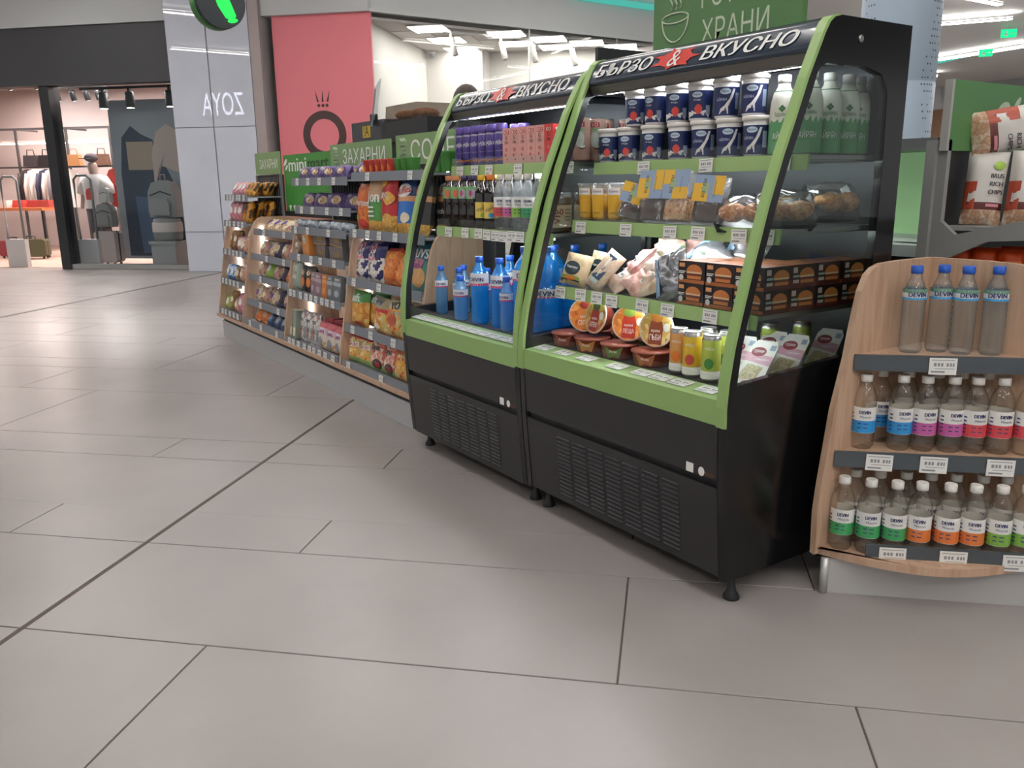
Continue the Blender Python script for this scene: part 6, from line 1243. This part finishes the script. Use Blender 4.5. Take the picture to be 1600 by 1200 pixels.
part('leaf_logo', m, mat('logo_pale_green', '#bccdb8', .5), hd)
part('shelf', MB().box(-1.82, -1.36, 3.215, 5.2, 1.205, 1.22), mat('gondola_grey', '#8b8d8c', .5), t, osg); part('shelf', MB().box(-1.82, -1.30, 3.215, 5.2, 1.005, 1.02), mat('gondola_grey', '#8b8d8c', .5), t, osg)
BRW = mat('bag_offwhite', '#d9d5cf', .4); BRR = mat('bag_rustred', '#a4452f', .4); BRB = mat('bag_darkwine', '#5b2a24', .4)
CHB = bag('bread_chip_bag', 'snack bag', .17, .275, .09, [(.16, pm('breadchip_print', ['#d8c0a4', '#b98a66', '#e6d9c8'], 34, 'noise')), (.30, BRB), (1, BRW)], [('rect', .02, .32, .20, .58, BRR), ('text', 'BRUS', .78, .66, .30, INK), ('text', 'RICH', .78, .55, .30, INK), ('text', 'CHIPS', .78, .44, .34, INK), ('ell', .80, .80, .14, .06, LIME), ('rect', .6, .9, .24, .28, PINK)], 60)
for i, (x, y) in enumerate([(-1.735, 3.345), (-1.60, 3.40), (-1.47, 3.47)]):
    place(CHB, f'{ORD[i]} standing white and rust bread chip bag from left on the grey gondola', (x, y, 1.222), 0, rot=(-.12, .04, .45), group='bread chip bags on the grey gondola', scale=(.82, 1, 1))
place(CHB, 'white and rust bread chip bag lying across the standing bags', (-1.80, 3.34, 1.555), 0, rot=(-.3, 1.40, .45), group='bread chip bags on the grey gondola')
ORB = bag('orange_snack_pack', 'snack pack', .10, .12, .07, [(1, mat('pack_vivid_orange', '#e2521e', .4, var=.2, vscale=20))], [('rect', .2, .8, .4, .6, mat('pack_amber', '#f08a3a', .4))], 61)
for i, (x, y) in enumerate([(-1.765, 3.29), (-1.67, 3.30), (-1.575, 3.31), (-1.48, 3.33), (-1.42, 3.45), (-1.42, 3.56)]): place(ORB, f'{ORD[i]} bright orange snack pack from left on the lower gondola shelf', (x, y, 1.021), 0, rot=(-.12, 0, .45 if i < 4 else 1.2), group='orange packs on the grey gondola')
for i, x in enumerate([-1.62, -1.53, -1.44]): place(ORB, f'{ORD[i]} bright orange snack pack from left standing in the second row', (x, 3.42, 1.021), 0, rot=(-.1, 0, .45), group='orange packs on the grey gondola')
# lit shop far behind the column
struct('wall_far_right', MB().box(-30, -2, 31.5, 32, 3.9, 4.7), mat('far_bulkhead', '#a5a5a5', .7), label='far bulkhead at the end of the mall')
struct('wall_far_shop', MB().box(-30, -2, 34.0, 34.2, 0, 4.7), mat('far_shop_warm', '#d8b79c', .7), label='warm lit back wall of a far shop')
t = thing('pendant_lamp', 'warm glowing pendant lamp in the far shop behind the column', 'lamp', (-18.2, 33.0, 4.7)); part('cord', MB().tube([(0, 0, 0), (0, 0, -1.0)], .02, 6), DARK, t); part('shade', MB().lathe([(.45, -1.75), (.5, -1.7), (.42, -1.05), (.1, -1.0)], 16), mat('shade_orange', '#d9a070', .5, emit=.6), t); part('bulb', MB().blob((0, -.48, -1.5), (.14, .14, .14), 10), glow('bulb_warm', '#fff0d8', 8), t)
struct('trim_9', MB().box(-30, -2, 33.5, 33.9, 1.9, 2.1).box(-30, -2, 33.5, 33.9, 2.5, 2.65), mat('far_shelf', '#e6d8cc', .6), label='pale shelves in the far shop')
struct('wall_end_left', MB().box(-34.2, -34, -14, 44, 0, 4.7), mat('end_wall', '#b9b6b3', .7), label='plain wall at the far left end of the mall')
